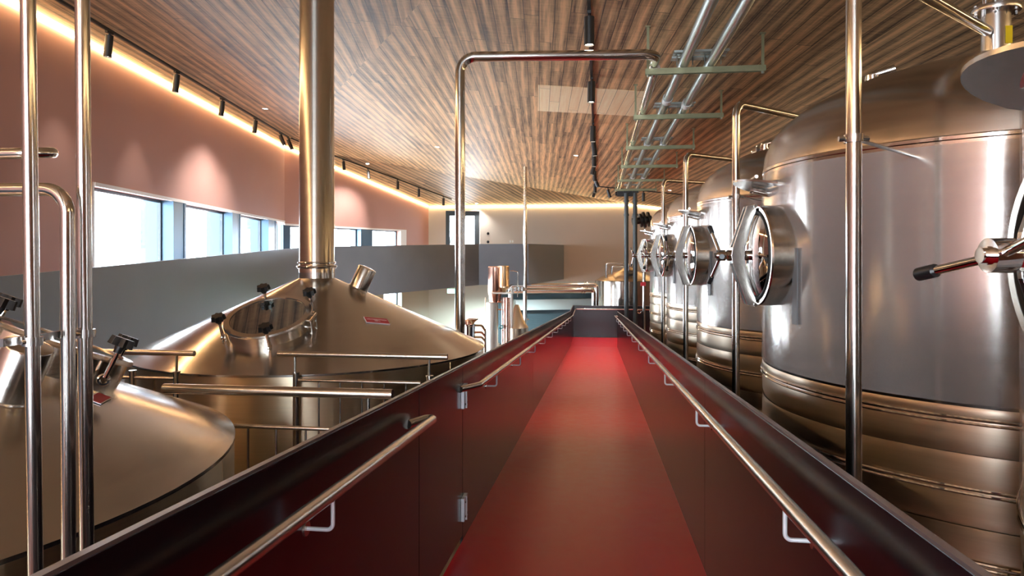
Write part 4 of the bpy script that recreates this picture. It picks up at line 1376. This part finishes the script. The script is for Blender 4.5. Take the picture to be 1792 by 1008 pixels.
# roller shutter, housing and vents on the end wall
def wallthing(mb, pa, pb, ya, yb, dep, off=0.0):
    s_a, s_b = s3(pa), s3(pb); pm = p3((pa + pb) / 2)
    wallbox(mb, P3 - n3 * (off + dep), ed, n3, s_a, s_b, zat(yb, pm.x, pm.y), zat(ya, pm.x, pm.y), dep)
pc = p3(960)
t = thing('roller_shutter', 'blue grey roller shutter in the end wall behind the copper still', 'shutter', (pc.x, pc.y, 0))
m = MB()
z0_, z1_ = 0.0, zat(541, pc.x, pc.y)
ns_ = 24
for k in range(ns_):
    za, zb_ = z0_ + (z1_ - z0_) * k / ns_, z0_ + (z1_ - z0_) * (k + 1) / ns_
    wallbox(m, P3 - n3 * .05, ed, n3, s3(875), s3(1040), za, zb_ - .03, .05)
    wallbox(m, P3 - n3 * .03, ed, n3, s3(875), s3(1040), zb_ - .03, zb_, .03)
build('curtain', m, M['shutter'], t, smooth=False)
m = MB(); wallthing(m, 900, 1033, 523, 541, .35); build('housing', m, M['shutter_pale'], t, smooth=False)
m = MB()
for pa, pb in ((868, 876), (1036, 1042)):
    wallthing(m, pa, pb, 523, 600, .1)
build('guide_rail', m, M['shutter'], t, smooth=False)
m = MB(); wallthing(m, 868, 1042, 514, 523, .12); tag(build('lintel', m, M['shutter'], smooth=False), 'dark blue grey lintel over the roller shutter', 'lintel')
for i, py in enumerate((408.7, 423.3)):
    pv = p3(854); z = zat(py, pv.x, pv.y)
    m = MB(); c_ = Vector((pv.x, pv.y, z)); m.lathe([(0, .03), (.05, .03), (.058, .02), (.058, -.01)], c_, -n3, 20)
    tag(build('wall_vent', m, M['black_plastic']), ('upper' if i == 0 else 'lower') + ' black round vent on the pink end wall by the window', 'vent', 'round vents on the end wall')
for px in (893, 897):
    pv = p3(px); z = zat(422.5, pv.x, pv.y)
    m = MB(); c_ = Vector((pv.x, pv.y, z)) - n3 * .02; m.obox(c_, ed, n3, Vector((0, 0, 1)), .03, .02, .05)
    tag(build('wall_socket', m, M['white_plastic'], smooth=False), 'small white socket on the end wall, %s of the pair' % ('left' if px == 893 else 'right'), 'socket', 'sockets on the end wall')
# green exit sign under the gallery
pe = ray(791, 509.5, 24.3)
t = thing('exit_sign', 'lit green emergency sign under the gallery', 'sign', tuple(pe))
m = MB(); m.box(pe.x - .17, pe.x + .17, pe.y - .03, pe.y + .03, pe.z - .08, pe.z + .09); build('housing', m, M['white_plastic'], t, smooth=False)
m = MB(); m.box(pe.x - .155, pe.x + .155, pe.y - .036, pe.y - .03, pe.z - .065, pe.z + .075); build('lit_face', m, M['exit_green'], t, smooth=False)
m = MB(); m.cyl((pe.x, pe.y, pe.z + .09), (pe.x, pe.y, EYE + .418 - 1.45), .012, 8); build('stem', m, M['white_plastic'], t)
l = bpy.data.lights.new('sign_glow', 'POINT'); l.energy = 5; l.color = (.35, 1, .6); l.shadow_soft_size = .15
o = bpy.data.objects.new('sign_glow', l); COL.objects.link(o); o.parent = t; o.location = (0, -.25, -.1)

# far vessel with conical lid
vx, vy = cw((1098 - 896) / F * 27.3, 27.3)
VR = 1.3
def vz(py): return zat(py, vx, vy - VR)
t = thing('far_vessel', 'stainless vessel with bronze coloured conical lid beyond the ramp end', 'vessel', (vx, vy, 0))
m = MB(); m.lathe([(VR, .3), (VR, vz(493)), (VR - .03, vz(492))], (vx, vy, 0), seg=64); build('shell', m, M['steel_tank'], t)
for k in range(9):
    a = rad(200 + 16 * k)
    m = MB(); m.obox(Vector((vx + VR * math.cos(a), vy + VR * math.sin(a), (vz(493) + .3) / 2)), Vector((math.cos(a), math.sin(a), 0)), Vector((-math.sin(a), math.cos(a), 0)), Vector((0, 0, 1)), .006, .012, (vz(493) - .35) / 2)
    build('cladding_seam', m, M['steel_cast'], t, smooth=False)
m = MB(); m.lathe([(VR - .03, vz(492)), (.9, vz(484)), (.3, vz(474)), (.2, vz(470)), (.12, vz(469)), (0, vz(468))], (vx, vy, 0), seg=64); build('lid', m, M['steel_lid'], t)
m = MB(); m.lathe([(0, -.05), (.16, -.05), (.16, .1), (0, .11)], (vx + .05, vy - .75, vz(481)), Vector((0, -.4, 1)), 24); build('lid_hatch', m, M['black_metal'], t)
for k, (pa, pb, py, pyl) in enumerate(((1061, 1100, 461, 489), (1071, 1112, 466, 491))):
    xa, xb = atY(pa, vy - .6 + .2 * k), atY(pb, vy - .6 + .2 * k)
    yy = vy - .6 + .2 * k
    m = MB(); m.tube(bend([(xa, yy, zat(pyl, xa, yy) - .1), (xa, yy, zat(py, xa, yy)), (xb, yy, zat(py, xb, yy)), (xb, yy, zat(py + 14, xb, yy))], .06, 6), .035, 12); build('spray_pipe', m, M['steel_mirror'], t)
for k in range(3):
    a = 2 * PI * k / 3 + .3
    m = MB(); m.cyl((vx + 1.0 * math.cos(a), vy + 1.0 * math.sin(a), 0), (vx + 1.0 * math.cos(a), vy + 1.0 * math.sin(a), .35), .07, 10); build('leg', m, M['steel_cast'], t)

# wide insulated pipes in front of the shutter
for i, (py, dd) in enumerate(((499, 25.6), (508, 25.2))):
    a, b = ray(893, py + 1, dd), ray(1044 if i == 0 else 1039, py - .5, dd)
    t = thing('header_pipe', ('upper' if i == 0 else 'lower') + ' of the two wide horizontal steel pipes beyond the ramp', 'pipe', tuple(a), group='wide pipes beyond the ramp')
    m = MB(); m.tube(bend([a - Vector((0, 0, a.z)), a, b, Vector((b.x, b.y, 0))], .12, 8), .085, 18); build('tube', m, M['steel_pipe'], t)
    m = MB()
    u = (b - a).normalized()
    for f_ in (.86, .89):
        q = a + (b - a) * f_; m.cyl(q - u * .02, q + u * .02, .13, 18)
    build('flange', m, M['steel_cast'], t)

# riser with red handwheel at the end of the tank row
p = ray(1127, 497, 20.9)
t = thing('valve_riser', 'thin steel riser with red handle at the farthest tank', 'pipe', (p.x, p.y, 0))
m = MB(); m.cyl((p.x, p.y, 0), (p.x, p.y, EYE - .1), .045, 14); build('tube', m, M['steel_pipe'], t)
m = MB(); m.box(p.x - .11, p.x + .05, p.y - .09, p.y - .05, p.z - .06, p.z + .06); b_ = build('handle', m, M['red_label'], t, smooth=False, bevel=.01); b_['label'] = 'red valve handle'
m = MB(); m.torus((p.x - .15, p.y - .05, zat(545, p.x, p.y)), (0, 1, 0), .055, .014, 20, 8); build('hose_ring', m, M['steel_mirror'], t)
